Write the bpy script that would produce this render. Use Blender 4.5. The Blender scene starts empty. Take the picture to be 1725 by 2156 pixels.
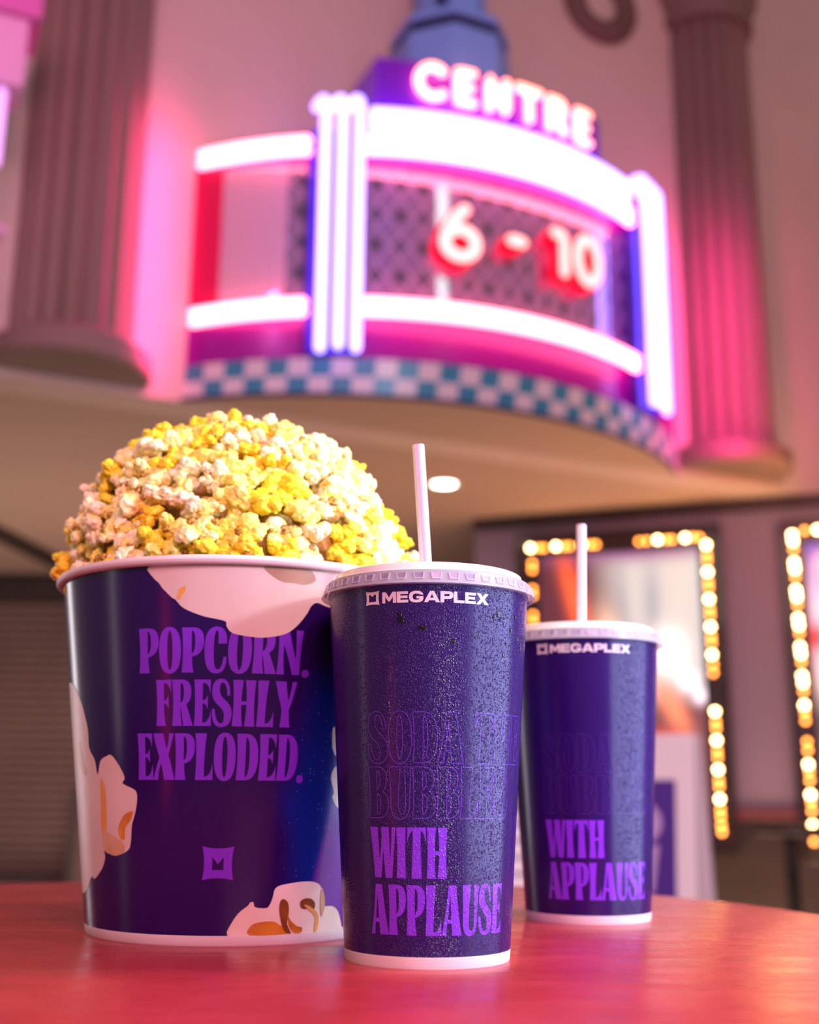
import bpy, bmesh, math, random
from math import sin, cos, pi, radians, sqrt, atan2
from mathutils import Vector, Matrix, noise
from mathutils.geometry import tessellate_polygon

random.seed(7)
S = bpy.context.scene
COL = S.collection

# ------------------------------------------------------------------ camera
EYE = 1.13962                      # lens height above the lobby floor
F_PX, PITCH, ROLL = 2462.67, 0.23673, 0.00777
cam_d = bpy.data.cameras.new('camera')
cam_d.sensor_fit = 'HORIZONTAL'; cam_d.sensor_width = 24.0
cam_d.lens = 24.0 * F_PX / 1725.0
cam_d.clip_start = 0.05; cam_d.clip_end = 100
cam_d.dof.use_dof = True
cam_d.dof.focus_distance = 0.655
cam_d.dof.aperture_fstop = 4.1
cam = bpy.data.objects.new('camera', cam_d); COL.objects.link(cam)
r0, u0, f0 = Vector((1, 0, 0)), Vector((0, -sin(PITCH), cos(PITCH))), Vector((0, cos(PITCH), sin(PITCH)))
rr = cos(ROLL) * r0 + sin(ROLL) * u0
uu = -sin(ROLL) * r0 + cos(ROLL) * u0
cam.matrix_world = Matrix(((rr.x, uu.x, -f0.x, 0), (rr.y, uu.y, -f0.y, 0), (rr.z, uu.z, -f0.z, EYE), (0, 0, 0, 1)))
S.camera = cam

# ------------------------------------------------------------------ world, view, lights
w = bpy.data.worlds.new('lobby_ambient'); S.world = w; w.use_nodes = True
bg = w.node_tree.nodes['Background']
bg.inputs[0].default_value = (1.0, 0.74, 0.72, 1); bg.inputs[1].default_value = 0.21
S.view_settings.view_transform = 'Standard'; S.view_settings.look = 'None'
S.view_settings.exposure = 0.0; S.view_settings.gamma = 1.0
S.view_settings.use_curve_mapping = False
S.cycles.use_denoising = True
S.cycles.sample_clamp_indirect = 4.0
S.cycles.caustics_reflective = False
S.cycles.caustics_refractive = False
S.cycles.max_bounces = 6
S.cycles.adaptive_threshold = 0.02


def area(name, loc, target, size, power, color, size_y=None, spread=None):
    l = bpy.data.lights.new(name, 'AREA'); l.energy = power; l.color = color
    l.size = size
    if size_y: l.shape = 'RECTANGLE'; l.size_y = size_y
    if spread: l.spread = spread
    o = bpy.data.objects.new(name, l); COL.objects.link(o)
    o.location = loc
    o.rotation_euler = (Vector(target) - Vector(loc)).to_track_quat('-Z', 'Y').to_euler()
    return o


T = 1.05                            # table height


def point(name, loc, radius, power, color):
    l = bpy.data.lights.new(name, 'POINT'); l.energy = power; l.color = color; l.shadow_soft_size = radius
    o = bpy.data.objects.new(name, l); COL.objects.link(o); o.location = loc
    return o


# lobby lamps, plus added unseen fills: a big cool panel on the right of the table, a warm ceiling panel behind the camera,
# a red neon strip and a pale strip on the left, warm wash by the posters, added pink fills at the marquee's two ends
area('right_light_panel', (1.15, 0.52, T + 0.22), (0.0, 0.83, T + 0.16), 1.3, 40, (0.54, 0.64, 1.0), 1.25)
area('bead_sparkle_light', (1.05, 0.12, T + 0.62), (0.0, 0.72, T + 0.1), 0.10, 9, (0.86, 0.92, 1.0))  # unseen small light added so the beads sparkle
area('right_downlight', (0.95, 0.70, T + 1.25), (-0.05, 0.80, T + 0.25), 0.25, 19, (1.0, 0.97, 0.76))
area('lobby_ceiling_panel', (-1.6, -1.4, 3.6), (0.0, 0.8, T + 0.1), 1.2, 15.5, (1.0, 0.79, 0.54))
area('pink_wall_fill', (1.0, -2.6, 3.2), (0.8, 4.6, 3.7), 1.6, 215, (1.0, 0.38, 0.54))  # unseen pink area light added to brighten and tint the upper wall
area('left_pale_strip', (-1.12, 1.66, T + 0.30), (-0.12, 0.83, T + 0.12), 0.14, 2.2, (1.0, 0.88, 0.95), 0.8)
area('left_front_strip', (-1.5, 0.52, T + 0.30), (0.0, 0.70, T + 0.12), 0.08, 0.7, (1.0, 0.85, 0.85), 0.8)
area('left_red_neon_strip', (-1.7, -1.05, 0.75), (0.0, 0.75, T), 0.07, 1.9, (1.0, 0.02, 0.08), 0.8)
point('poster_wash', (1.85, 5.05, EYE + 1.28), 0.08, 9, (1.0, 0.40, 0.10))
area('floor_bounce', (1.4, 5.3, 0.25), (1.4, 5.3, 3.0), 2.2, 44, (1.0, 0.54, 0.33), 1.2)  # unseen upward area light added to brighten the soffit
area('left_floor_bounce', (-2.2, 6.0, 0.25), (-2.2, 6.7, 3.0), 1.8, 38, (1.0, 0.70, 0.60))  # second unseen upward light, added for the left soffit and shutter
area('marquee_end_fill_left', (-0.93, 4.16, EYE + 2.1), (-1.25, 4.27, EYE + 2.1), 0.10, 7.5, (1.0, 0.05, 0.29), 1.1)  # added area light, no tube here; pinkens the wall beside the sign
area('marquee_end_fill_right', (1.50, 5.03, EYE + 2.1), (1.40, 5.44, EYE + 2.1), 0.10, 10, (1.0, 0.03, 0.32), 1.2)  # same added pink fill for the wall and column on the right
area('panel_streak_light', (4.42, -1.6, EYE + 6.1), (0.13, 4.4, EYE + 2.2), 0.38, 12, (0.86, 0.97, 1.0), 2.6)  # unseen area light added for the pale streak in the display panel

# ------------------------------------------------------------------ helpers: materials
def lin(c):
    return tuple((x / 12.92 if x <= 0.04045 else ((x + 0.055) / 1.055) ** 2.4) for x in (v / 255 for v in c))


def new_mat(name):
    m = bpy.data.materials.new(name); m.use_nodes = True
    return m, m.node_tree, m.node_tree.nodes['Principled BSDF']


def mat(name, color, rough=0.5, metal=0.0, spec=0.5, emit=None, estr=0.0, coat=0.0, coat_rough=0.05, bump=None, alpha=1.0, vary=None):
    m, nt, b = new_mat(name)
    b.inputs['Base Color'].default_value = (*color, 1)
    b.inputs['Roughness'].default_value = rough
    b.inputs['Metallic'].default_value = metal
    b.inputs['Specular IOR Level'].default_value = spec
    b.inputs['Coat Weight'].default_value = coat
    b.inputs['Coat Roughness'].default_value = coat_rough
    b.inputs['Alpha'].default_value = alpha
    if emit:
        b.inputs['Emission Color'].default_value = (*emit, 1)
        b.inputs['Emission Strength'].default_value = estr
    tc = None
    if bump or vary:
        tc = nt.nodes.new('ShaderNodeTexCoord')
    if bump:
        n = nt.nodes.new('ShaderNodeTexNoise'); n.inputs['Scale'].default_value = bump[0]; n.inputs['Detail'].default_value = 4
        bp = nt.nodes.new('ShaderNodeBump'); bp.inputs['Strength'].default_value = bump[1]; bp.inputs['Distance'].default_value = bump[2]
        nt.links.new(tc.outputs['Object'], n.inputs['Vector']); nt.links.new(n.outputs[0], bp.inputs['Height']); nt.links.new(bp.outputs[0], b.inputs['Normal'])
    if vary:                        # (scale, second colour): mottled plaster, stained laminate
        n = nt.nodes.new('ShaderNodeTexNoise'); n.inputs['Scale'].default_value = vary[0]; n.inputs['Detail'].default_value = 5
        r = nt.nodes.new('ShaderNodeValToRGB')
        r.color_ramp.elements[0].position = 0.35; r.color_ramp.elements[0].color = (*color, 1)
        r.color_ramp.elements[1].position = 0.7; r.color_ramp.elements[1].color = (*vary[1], 1)
        nt.links.new(tc.outputs['Object'], n.inputs['Vector']); nt.links.new(n.outputs[0], r.inputs[0]); nt.links.new(r.outputs[0], b.inputs['Base Color'])
    return m


def mth(nt, op, a, b=None, c=None):
    n = nt.nodes.new('ShaderNodeMath'); n.operation = op
    for i, v in enumerate((a, b, c)):
        if v is None: continue
        if isinstance(v, (int, float)): n.inputs[i].default_value = v
        else: nt.links.new(v, n.inputs[i])
    return n.outputs[0]


def mixc(nt, fac, a, b):
    n = nt.nodes.new('ShaderNodeMix'); n.data_type = 'RGBA'
    if isinstance(fac, (int, float)): n.inputs[0].default_value = fac
    else: nt.links.new(fac, n.inputs[0])
    for i, v in ((6, a), (7, b)):
        if isinstance(v, tuple): n.inputs[i].default_value = (*v[:3], 1)
        else: nt.links.new(v, n.inputs[i])
    return n.outputs[2]


def maprange(nt, v, a, b, c, d, smooth=False):
    n = nt.nodes.new('ShaderNodeMapRange')
    if smooth: n.interpolation_type = 'SMOOTHSTEP'
    nt.links.new(v, n.inputs[0])
    for i, x in zip((1, 2, 3, 4), (a, b, c, d)): n.inputs[i].default_value = x
    return n.outputs[0]


def condensation(nt, bsdf, lo=(-1.1, 0.7, 0.30)):
    """beads of condensation: domes on two voronoi scales, thicker towards the cup's colder side"""
    tc = nt.nodes.new('ShaderNodeTexCoord')
    sep = nt.nodes.new('ShaderNodeSeparateXYZ'); nt.links.new(tc.outputs['Object'], sep.inputs[0])
    ny = mth(nt, 'MULTIPLY', sep.outputs[1], -1.0)
    th = mth(nt, 'ARCTAN2', sep.outputs[0], ny)
    hs = None
    for scale, rmin, rvar in ((760.0, 0.08, 0.42), (1500.0, 0.16, 0.40)):
        v = nt.nodes.new('ShaderNodeTexVoronoi'); v.inputs['Scale'].default_value = scale
        nt.links.new(tc.outputs['Object'], v.inputs['Vector'])
        sc = nt.nodes.new('ShaderNodeSeparateColor'); nt.links.new(v.outputs['Color'], sc.inputs[0])
        rad = mth(nt, 'ADD', mth(nt, 'MULTIPLY', sc.outputs[0], rvar), rmin)
        q = mth(nt, 'DIVIDE', v.outputs['Distance'], rad)
        dome = mth(nt, 'SQRT', mth(nt, 'MAXIMUM', mth(nt, 'SUBTRACT', 1.0, mth(nt, 'MULTIPLY', q, q)), 0.0))
        h = mth(nt, 'MULTIPLY', dome, mth(nt, 'MULTIPLY', rad, 1.0 / scale))
        hs = h if hs is None else mth(nt, 'MAXIMUM', hs, h)
    side = maprange(nt, th, lo[0], lo[1], lo[2], 1.0, True)
    bp = nt.nodes.new('ShaderNodeBump'); bp.inputs['Distance'].default_value = 1.0
    nt.links.new(mth(nt, 'MULTIPLY', side, 1.3), bp.inputs['Strength'])
    nt.links.new(hs, bp.inputs['Height']); nt.links.new(bp.outputs[0], bsdf.inputs['Normal'])
    bead = mth(nt, 'MULTIPLY', mth(nt, 'GREATER_THAN', hs, 0.00006), mth(nt, 'GREATER_THAN', side, 0.15))
    nt.links.new(maprange(nt, bead, 0.0, 1.0, 0.24, 0.06), bsdf.inputs['Roughness'])
    return th, sep.outputs[2]


# ------------------------------------------------------------------ helpers: meshes
def mesh_obj(name, verts, faces, mats, parent=None, loc=(0, 0, 0), smooth=False, midx=None, rot=None):
    me = bpy.data.meshes.new(name)
    me.from_pydata([tuple(v) for v in verts], [], faces)
    for m in (mats if isinstance(mats, (list, tuple)) else [mats]): me.materials.append(m)
    if midx: me.polygons.foreach_set('material_index', midx)
    if smooth: me.polygons.foreach_set('use_smooth', [True] * len(me.polygons))
    me.update()
    o = bpy.data.objects.new(name, me); COL.objects.link(o)
    o.location = loc
    if rot: o.rotation_euler = rot
    if parent: o.parent = parent
    return o


def fix_normals(o):
    bm = bmesh.new(); bm.from_mesh(o.data); bmesh.ops.recalc_face_normals(bm, faces=bm.faces); bm.to_mesh(o.data); bm.free()
    return o


def sharp(o, ang=35):
    bm = bmesh.new(); bm.from_mesh(o.data)
    for e in bm.edges:
        e.smooth = not (len(e.link_faces) == 2 and e.calc_face_angle(0) > radians(ang))
    bm.to_mesh(o.data); bm.free()
    return o


def thing(name, label, cat, loc=(0, 0, 0), rz=0.0, group=None):
    o = bpy.data.objects.new(name, None); COL.objects.link(o)
    o.empty_display_size = 0.05
    o.location = loc; o.rotation_euler = (0, 0, rz)
    tag(o, label, cat, group)
    return o


def tag(o, label, cat, group=None, kind=None):
    o['label'] = label; o['category'] = cat
    if group: o['group'] = group
    if kind: o['kind'] = kind
    return o


def struct(o):
    o['kind'] = 'structure'; return o


class MB:
    """collects shapes into one mesh"""
    def __init__(s): s.v = []; s.f = []; s.m = []

    def add(s, vs, fs, mi=0):
        b = len(s.v); s.v += [Vector(x) for x in vs]; s.f += [[i + b for i in f] for f in fs]; s.m += [mi] * len(fs)

    def box(s, lo, hi, mi=0, M=None):
        x0, y0, z0 = lo; x1, y1, z1 = hi
        vs = [Vector(p) for p in ((x0, y0, z0), (x1, y0, z0), (x1, y1, z0), (x0, y1, z0), (x0, y0, z1), (x1, y0, z1), (x1, y1, z1), (x0, y1, z1))]
        if M: vs = [M @ p for p in vs]
        s.add(vs, [[0, 3, 2, 1], [4, 5, 6, 7], [0, 1, 5, 4], [1, 2, 6, 5], [2, 3, 7, 6], [3, 0, 4, 7]], mi)

    def lathe(s, prof, n=96, mi=0, a0=0, a1=2 * pi, c=(0, 0, 0), r_mod=None):
        full = abs(a1 - a0 - 2 * pi) < 1e-6
        k = n if full else n + 1
        vs = []
        for i in range(k):
            a = a0 + (a1 - a0) * i / n
            for r, z in prof:
                q = r * (r_mod(a, z) if r_mod else 1)
                vs.append((c[0] + q * cos(a), c[1] + q * sin(a), c[2] + z))
        p = len(prof); fs = []
        for i in range(n):
            j = (i + 1) % k
            for q in range(p - 1):
                fs.append([i * p + q, j * p + q, j * p + q + 1, i * p + q + 1])
        s.add(vs, fs, mi)

    def tube(s, pts, r, n=12, mi=0, closed=False, cap=True, up=Vector((0, 0, 1))):
        pts = [Vector(p) for p in pts]; m = len(pts); vs = []; rings = []
        rads = r if isinstance(r, (list, tuple)) else [r] * m
        tang = []
        for i in range(m):
            a = pts[(i - 1) % m] if (i > 0 or closed) else pts[0]
            b = pts[(i + 1) % m] if (i < m - 1 or closed) else pts[-1]
            t = (b - a)
            tang.append(t.normalized() if t.length > 1e-9 else Vector((0, 0, 1)))
        x = tang[0].orthogonal().normalized()
        for i in range(m):
            x = (x - tang[i] * x.dot(tang[i]))
            x = x.normalized() if x.length > 1e-6 else tang[i].orthogonal().normalized()
            y = tang[i].cross(x)
            rings.append([pts[i] + (x * cos(2 * pi * k / n) + y * sin(2 * pi * k / n)) * rads[i] for k in range(n)])
        if cap and not closed:       # rounded ends
            for end in (0, -1):
                t = -tang[0] if end == 0 else tang[-1]
                ring = rings[0] if end == 0 else rings[-1]; c = pts[end]; rad = rads[end]
                extra = [[c + (p - c) * cos(q) + t * rad * sin(q) for p in ring] for q in (0.5, 1.0, 1.4)]
                rings = (extra[::-1] + rings) if end == 0 else (rings + extra)
        base = 0; fs = []
        for ring in rings: vs += ring
        L = len(rings)
        for i in range(L if closed else L - 1):
            j = (i + 1) % L
            for k in range(n):
                fs.append([i * n + k, i * n + (k + 1) % n, j * n + (k + 1) % n, j * n + k])
        if not closed:
            fs.append(list(range(n))[::-1]); fs.append([(L - 1) * n + k for k in range(n)])
        s.add(vs, fs, mi)

    def ball(s, c, r, mi=0, seg=12, rings=8):
        vs = [(c[0], c[1], c[2] + r)]
        for i in range(1, rings):
            a = pi * i / rings
            for k in range(seg):
                b = 2 * pi * k / seg
                vs.append((c[0] + r * sin(a) * cos(b), c[1] + r * sin(a) * sin(b), c[2] + r * cos(a)))
        vs.append((c[0], c[1], c[2] - r))
        fs = [[0, 1 + k, 1 + (k + 1) % seg] for k in range(seg)]
        for i in range(rings - 2):
            o = 1 + i * seg
            for k in range(seg):
                fs.append([o + k, o + seg + k, o + seg + (k + 1) % seg, o + (k + 1) % seg])
        o = 1 + (rings - 2) * seg; e = len(vs) - 1
        fs += [[o + k, e, o + (k + 1) % seg] for k in range(seg)]
        s.add(vs, fs, mi)

    def prism(s, poly, f, d0, d1, mi=0, mi_side=None):
        """poly in 2D, f(x, y, depth) -> 3D point; capped both ends"""
        n = len(poly); tri = tessellate_polygon([[Vector((x, y, 0)) for x, y in poly]])
        vs = [f(x, y, d0) for x, y in poly] + [f(x, y, d1) for x, y in poly]
        s.add(vs, [list(t) for t in tri] + [[i + n for i in t][::-1] for t in tri], mi)
        s.add(vs, [[i, (i + 1) % n, n + (i + 1) % n, n + i] for i in range(n)], mi if mi_side is None else mi_side)

    def build(s, name, mats, parent=None, loc=(0, 0, 0), smooth=False, rot=None, fix=True, sharp_at=None):
        o = mesh_obj(name, s.v, s.f, mats, parent, loc, smooth, s.m, rot)
        if fix: fix_normals(o)
        if sharp_at: sharp(o, sharp_at)
        return o


# ------------------------------------------------------------------ letterforms (outlines on a 100-unit cap height)
GL = {
    'I': (30, "M0 100L28 100Q23 50 28 0L0 0Q5 50 0 100Z"),
    'P': (51, "M0 100L26 100Q51 100 51 71Q51 40 24 35Q24 15 28 0L0 0Q5 50 0 100Z M23 93Q31 93 31 70Q31 45 23 42Z"),
    'O': (54, "M26 102Q53 102 53 50Q53 -2 26 -2Q0 -2 0 50Q0 102 26 102Z M26 94Q33 90 33 50Q33 10 26 6Q20 10 20 50Q20 90 26 94Z"),
    'C': (52, "M50 64Q52 102 27 102Q0 102 0 50Q0 -2 27 -2Q50 -2 50 35L43 35Q40 7 30 7Q21 7 21 50Q21 94 28 94Q32 94 31 64Z"),
    'R': (56, "M0 100L26 100Q50 100 50 74Q50 53 37 47Q46 25 55 0L29 0Q26 25 22 44Q22 20 26 0L0 0Q5 50 0 100Z M22 93Q31 92 31 73Q31 53 22 50Z"),
    'N': (60, "M0 100L24 100Q34 60 43 36Q43 75 40 100L58 100Q53 60 54 0L36 0Q24 45 13 66Q13 30 17 0L-1 0Q4 50 0 100Z"),
    '.': (17, "M8 13Q17 13 17 4Q17 -5 8 -5Q-1 -5 -1 4Q-1 13 8 13Z"),
    'F': (43, "M0 100L42 100L41 68Q38 93 22 93L22 55Q30 55 35 67L35 36Q30 49 22 49Q22 20 27 0L0 0Q5 50 0 100Z"),
    'E': (45, "M0 100L42 100L41 68Q38 93 22 93L22 55Q30 55 35 67L35 36Q30 49 22 49L22 7Q39 7 43 34L44 0L0 0Q5 50 0 100Z"),
    'S': (49, "M44 66Q44 102 22 102Q-1 102 -1 74Q-1 56 17 43Q30 34 30 21Q30 6 22 6Q10 6 6 37L-1 37Q-2 -2 22 -2Q49 -2 49 27Q49 45 31 57Q18 66 18 79Q18 94 24 94Q35 94 37 66Z"),
    'H': (60, "M0 100L26 100Q22 75 22 54L35 54Q35 75 31 100L57 100Q52 50 57 0L31 0Q35 25 35 46L22 46Q22 25 26 0L0 0Q5 50 0 100Z"),
    'L': (45, "M0 100L28 100Q22 60 22 7Q39 7 43 36L44 0L0 0Q5 50 0 100Z"),
    'Y': (54, "M-2 100L26 100Q29 75 34 58Q40 80 42 100L54 100Q46 60 37 40Q37 20 42 0L14 0Q18 20 17 40Q6 70 -2 100Z"),
    'X': (56, "M0 100L27 100Q31 80 36 66Q41 82 42 100L54 100Q48 75 40 54Q50 25 56 0L28 0Q25 20 20 36Q13 18 12 0L-2 0Q6 25 16 48Q5 75 0 100Z"),
    'D': (54, "M0 100L22 100Q53 100 53 50Q53 0 22 0L0 0Q5 50 0 100Z M22 93Q32 92 32 50Q32 8 22 7Z"),
    'W': (80, "M-2 100L25 100Q26 65 30 34Q35 62 37 84L35 100L60 100Q61 65 63 36Q68 70 69 100L80 100Q74 40 69 0L48 0Q44 30 41 56Q38 30 34 0L12 0Q8 50 -2 100Z"),
    'T': (52, "M0 100L51 100L53 66Q47 92 37 93Q37 40 41 0L11 0Q15 40 15 93Q5 92 -1 66Z"),
    'A': (55, "M16 100L37 100Q45 45 56 0L28 0Q28 12 26 24L14 24Q11 10 12 0L-2 0Q12 45 16 100Z M21 82Q18 50 15 32L25 32Q24 56 21 82Z"),
    'U': (52, "M0 100L26 100Q21 60 21 28Q21 8 29 8Q38 8 38 28Q38 60 35 100L51 100Q47 60 47 28Q47 -2 25 -2Q3 -2 3 28Q3 60 0 100Z"),
    'B': (52, "M0 100L24 100Q47 100 47 76Q47 58 36 52Q51 46 51 27Q51 0 24 0L0 0Q5 50 0 100Z M22 93Q30 92 30 75Q30 58 22 55Z M22 48Q32 46 32 28Q32 8 22 7Z"),
    ' ': (24, ""),
}
WIDE = {
    'M': (130, "M0 0L0 100L32 100L62 50L92 100L124 100L124 0L96 0L96 58L70 16L54 16L28 58L28 0Z"),
    'E': (102, "M0 0L0 100L95 100L95 76L30 76L30 62L90 62L90 39L30 39L30 24L96 24L96 0Z"),
    'G': (123, "M118 66L88 70Q82 78 60 78Q30 78 30 50Q30 22 60 22Q84 22 88 34L62 34L62 54L118 54L118 30Q112 -2 60 -2Q0 -2 0 50Q0 102 60 102Q110 102 118 66Z"),
    'A': (134, "M48 100L82 100L130 0L97 0L90 17L40 17L33 0L0 0Z M65 76L80 39L50 39Z"),
    'P': (110, "M0 0L0 100L70 100Q106 100 106 66Q106 32 70 32L30 32L30 0Z M30 76L66 76Q76 76 76 66Q76 56 66 56L30 56Z"),
    'L': (97, "M0 0L0 100L30 100L30 24L92 24L92 0Z"),
    'X': (122, "M0 100L37 100L59 70L82 100L118 100L78 51L120 0L83 0L59 31L35 0L-2 0L40 51Z"),
}
MARK_SOLID = "M-3 103Q50 90 103 103Q90 50 103 -3Q50 10 -3 -3Q10 50 -3 103Z M31 70L50 47L69 70L69 29L31 29Z"
MARK_LIGHT = "M-3 103Q50 90 103 103Q90 50 103 -3Q50 10 -3 -3Q10 50 -3 103Z M22 76L36 76L50 60L64 76L78 76L78 22L22 22Z"
MARK_LIGHT_M = "M36 66L50 50L64 66L64 34L58 34L58 52L50 43L42 52L42 34L36 34Z"


def path(spec, n=7):
    out = []; cur = None; toks = []
    s = spec
    for c in 'MLQZ': s = s.replace(c, ' %s ' % c)
    toks = s.split(); i = 0
    while i < len(toks):
        t = toks[i]
        if t == 'M': cur = [(float(toks[i + 1]), float(toks[i + 2]))]; i += 3
        elif t == 'L': cur.append((float(toks[i + 1]), float(toks[i + 2]))); i += 3
        elif t == 'Q':
            a = cur[-1]; b = (float(toks[i + 1]), float(toks[i + 2])); c = (float(toks[i + 3]), float(toks[i + 4]))
            for k in range(1, n + 1):
                q = k / n; p = 1 - q
                cur.append((p * p * a[0] + 2 * p * q * b[0] + q * q * c[0], p * p * a[1] + 2 * p * q * b[1] + q * q * c[1]))
            i += 5
        else:
            if len(cur) > 1 and abs(cur[0][0] - cur[-1][0]) + abs(cur[0][1] - cur[-1][1]) < 1e-6: cur.pop()
            out.append(cur); i += 1
    return out


def layout(text, font, gap=0.0):
    x = 0; res = []
    for ch in text:
        adv, sp = font[ch]
        if sp: res.append([[(px + x, py) for px, py in c] for c in path(sp)])
        x += adv + gap
    xs = [p[0] for g in res for c in g for p in c]
    return res, min(xs), max(xs)


def wrap_polys(groups, fmap, step_x):
    """fill contour groups (outer + holes), slice them finely along x, then bend onto a surface"""
    bm = bmesh.new()
    for g in groups:
        tri = tessellate_polygon([[Vector((x, y, 0)) for x, y in c] for c in g])
        pts = [p for c in g for p in c]
        vs = [bm.verts.new((x, y, 0)) for x, y in pts]
        for t in tri:
            try: bm.faces.new([vs[i] for i in t])
            except ValueError: pass
    xs = [v.co.x for v in bm.verts]
    x = min(xs) + step_x
    while x < max(xs):
        bmesh.ops.bisect_plane(bm, geom=bm.verts[:] + bm.edges[:] + bm.faces[:], plane_co=(x, 0, 0), plane_no=(1, 0, 0))
        x += step_x
    for v in bm.verts: v.co = fmap(v.co.x, v.co.y)
    for f in bm.faces:
        c = f.calc_center_median(); f.normal_update()
        if f.normal.dot(Vector((c.x, c.y, 0))) < 0: f.normal_flip()
    return bm


def bm_obj(bm, name, m, parent, smooth=True):
    me = bpy.data.meshes.new(name); bm.to_mesh(me); bm.free()
    me.materials.append(m)
    if smooth: me.polygons.foreach_set('use_smooth', [True] * len(me.polygons))
    o = bpy.data.objects.new(name, me); COL.objects.link(o); o.parent = parent
    return o


class Cone:
    """the printed wall of a paper cup: angle in degrees (0 faces the lens, + to the right), height in mm"""
    def __init__(s, rb, rt, H): s.rb, s.rt, s.H = rb, rt, H

    def r(s, z): return s.rb + (s.rt - s.rb) * z / s.H

    def pt(s, th, hmm, off):
        z = hmm / 1000; q = s.r(z) + off; a = radians(th)
        return Vector((q * sin(a), -q * cos(a), z))


def put_text(cone, lines, off, name, m, parent):
    """lines: (text, font, th0, th1, h0, h1, gap)"""
    bmt = None
    for text, font, a0, a1, h0, h1, gap in lines:
        g, x0, x1 = layout(text, font, gap)
        f = lambda x, y: cone.pt(a0 + (x - x0) / (x1 - x0) * (a1 - a0), h0 + y / 100 * (h1 - h0), off)
        b = wrap_polys(g, f, (x1 - x0) / abs(a1 - a0) * 2.5)
        if bmt is None: bmt = b
        else:
            me = bpy.data.meshes.new('tmp'); b.to_mesh(me); b.free(); bmt.from_mesh(me); bpy.data.meshes.remove(me)
    return bm_obj(bmt, name, m, parent)


def put_outline(cone, lines, off, wdt, name, m, parent):
    mb = MB()
    for text, font, a0, a1, h0, h1, gap in lines:
        g, x0, x1 = layout(text, font, gap)
        f = lambda x, y, o=0: cone.pt(a0 + (x - x0) / (x1 - x0) * (a1 - a0), h0 + y / 100 * (h1 - h0), off)
        for grp in g:
            for c in grp:
                dense = []
                for i, p in enumerate(c):
                    q = c[(i + 1) % len(c)]; L = max(abs(q[0] - p[0]), abs(q[1] - p[1])); k = max(1, int(L / 5))
                    dense += [(p[0] + (q[0] - p[0]) * j / k, p[1] + (q[1] - p[1]) * j / k) for j in range(k)]
                P = [f(*p) for p in dense]; n = len(P); vs = []
                for i in range(n):
                    t = (P[(i + 1) % n] - P[i - 1]).normalized(); nr = Vector((P[i].x, P[i].y, 0)).normalized()
                    sd = t.cross(nr).normalized() * wdt / 2
                    vs += [P[i] + sd, P[i] - sd]
                mb.add(vs, [[2 * i, 2 * i + 1, 2 * ((i + 1) % n) + 1, 2 * ((i + 1) % n)] for i in range(n)])
    return mb.build(name, m, parent, fix=False)


def smooth_closed(pts, n=4):
    out = []; L = len(pts)
    for i in range(L):
        p0, p1, p2, p3 = pts[i - 1], pts[i], pts[(i + 1) % L], pts[(i + 2) % L]
        for k in range(n):
            t = k / n
            out.append(tuple(0.5 * (2 * p1[j] + (p2[j] - p0[j]) * t + (2 * p0[j] - 5 * p1[j] + 4 * p2[j] - p3[j]) * t * t + (3 * p1[j] - p0[j] - 3 * p2[j] + p3[j]) * t ** 3) for j in (0, 1)))
    return out


def put_print(cone, polys, off, name, m, parent, n=3):
    g = [[smooth_closed(p, n)] for p in polys]
    return bm_obj(wrap_polys(g, lambda x, y: cone.pt(x, y, off), 2.5), name, m, parent)

# ------------------------------------------------------------------ the lobby shell
O2 = Vector((-0.899, 4.391, 0)); DU = Vector((0.907, 0.421, 0)).normalized(); DN = Vector((DU.y, -DU.x, 0))
P2 = Vector((0.367, 6.399, 0)); EU = Vector((0.937, -0.350, 0)).normalized(); EN = Vector((EU.y, -EU.x, 0))


def W(u, v, z): return O2 + DU * u + DN * v + Vector((0, 0, EYE + z))       # upper wall: along, out, above the eye
def Q(u, v, z): return P2 + EU * u + EN * v + Vector((0, 0, EYE + z))       # poster wall


def fbox(mb, F, u0, u1, v0, v1, z0, z1, mi=0):
    vs = [F(u0, v0, z0), F(u1, v0, z0), F(u1, v1, z0), F(u0, v1, z0), F(u0, v0, z1), F(u1, v0, z1), F(u1, v1, z1), F(u0, v1, z1)]
    mb.add(vs, [[0, 3, 2, 1], [4, 5, 6, 7], [0, 1, 5, 4], [1, 2, 6, 5], [2, 3, 7, 6], [3, 0, 4, 7]], mi)


plaster = mat('beige_plaster', (0.66, 0.50, 0.44), 0.75, bump=(60, 0.15, 0.002), vary=(1.5, (0.60, 0.46, 0.40)))
soffit_m = mat('tan_soffit_paint', (0.52, 0.36, 0.27), 0.8, bump=(80, 0.1, 0.002), vary=(0.7, (0.47, 0.34, 0.27)))
grey_wall = mat('mauve_grey_paint', (0.265, 0.22, 0.30), 0.7, bump=(60, 0.1, 0.002), vary=(0.8, (0.23, 0.195, 0.265)))
far_wall = mat('grey_brown_paint', (0.30, 0.24, 0.23), 0.7, vary=(1.0, (0.17, 0.13, 0.125)))
wains = mat('dark_brown_wainscot', (0.018, 0.011, 0.011), 0.5, vary=(3, (0.032, 0.020, 0.017)))
rail_m = mat('red_brown_rail', (0.16, 0.045, 0.045), 0.45, vary=(8, (0.11, 0.03, 0.035)))
trim_and_shade = mat('dark_brown_trim_and_shade', (0.05, 0.033, 0.032), 0.6, vary=(8, (0.035, 0.024, 0.024)))  # shared by real trim and the two strips painted as shade
floor_m = mat('brown_carpet', (0.10, 0.065, 0.05), 0.95, bump=(300, 0.4, 0.004), vary=(4, (0.06, 0.04, 0.035)))

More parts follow.
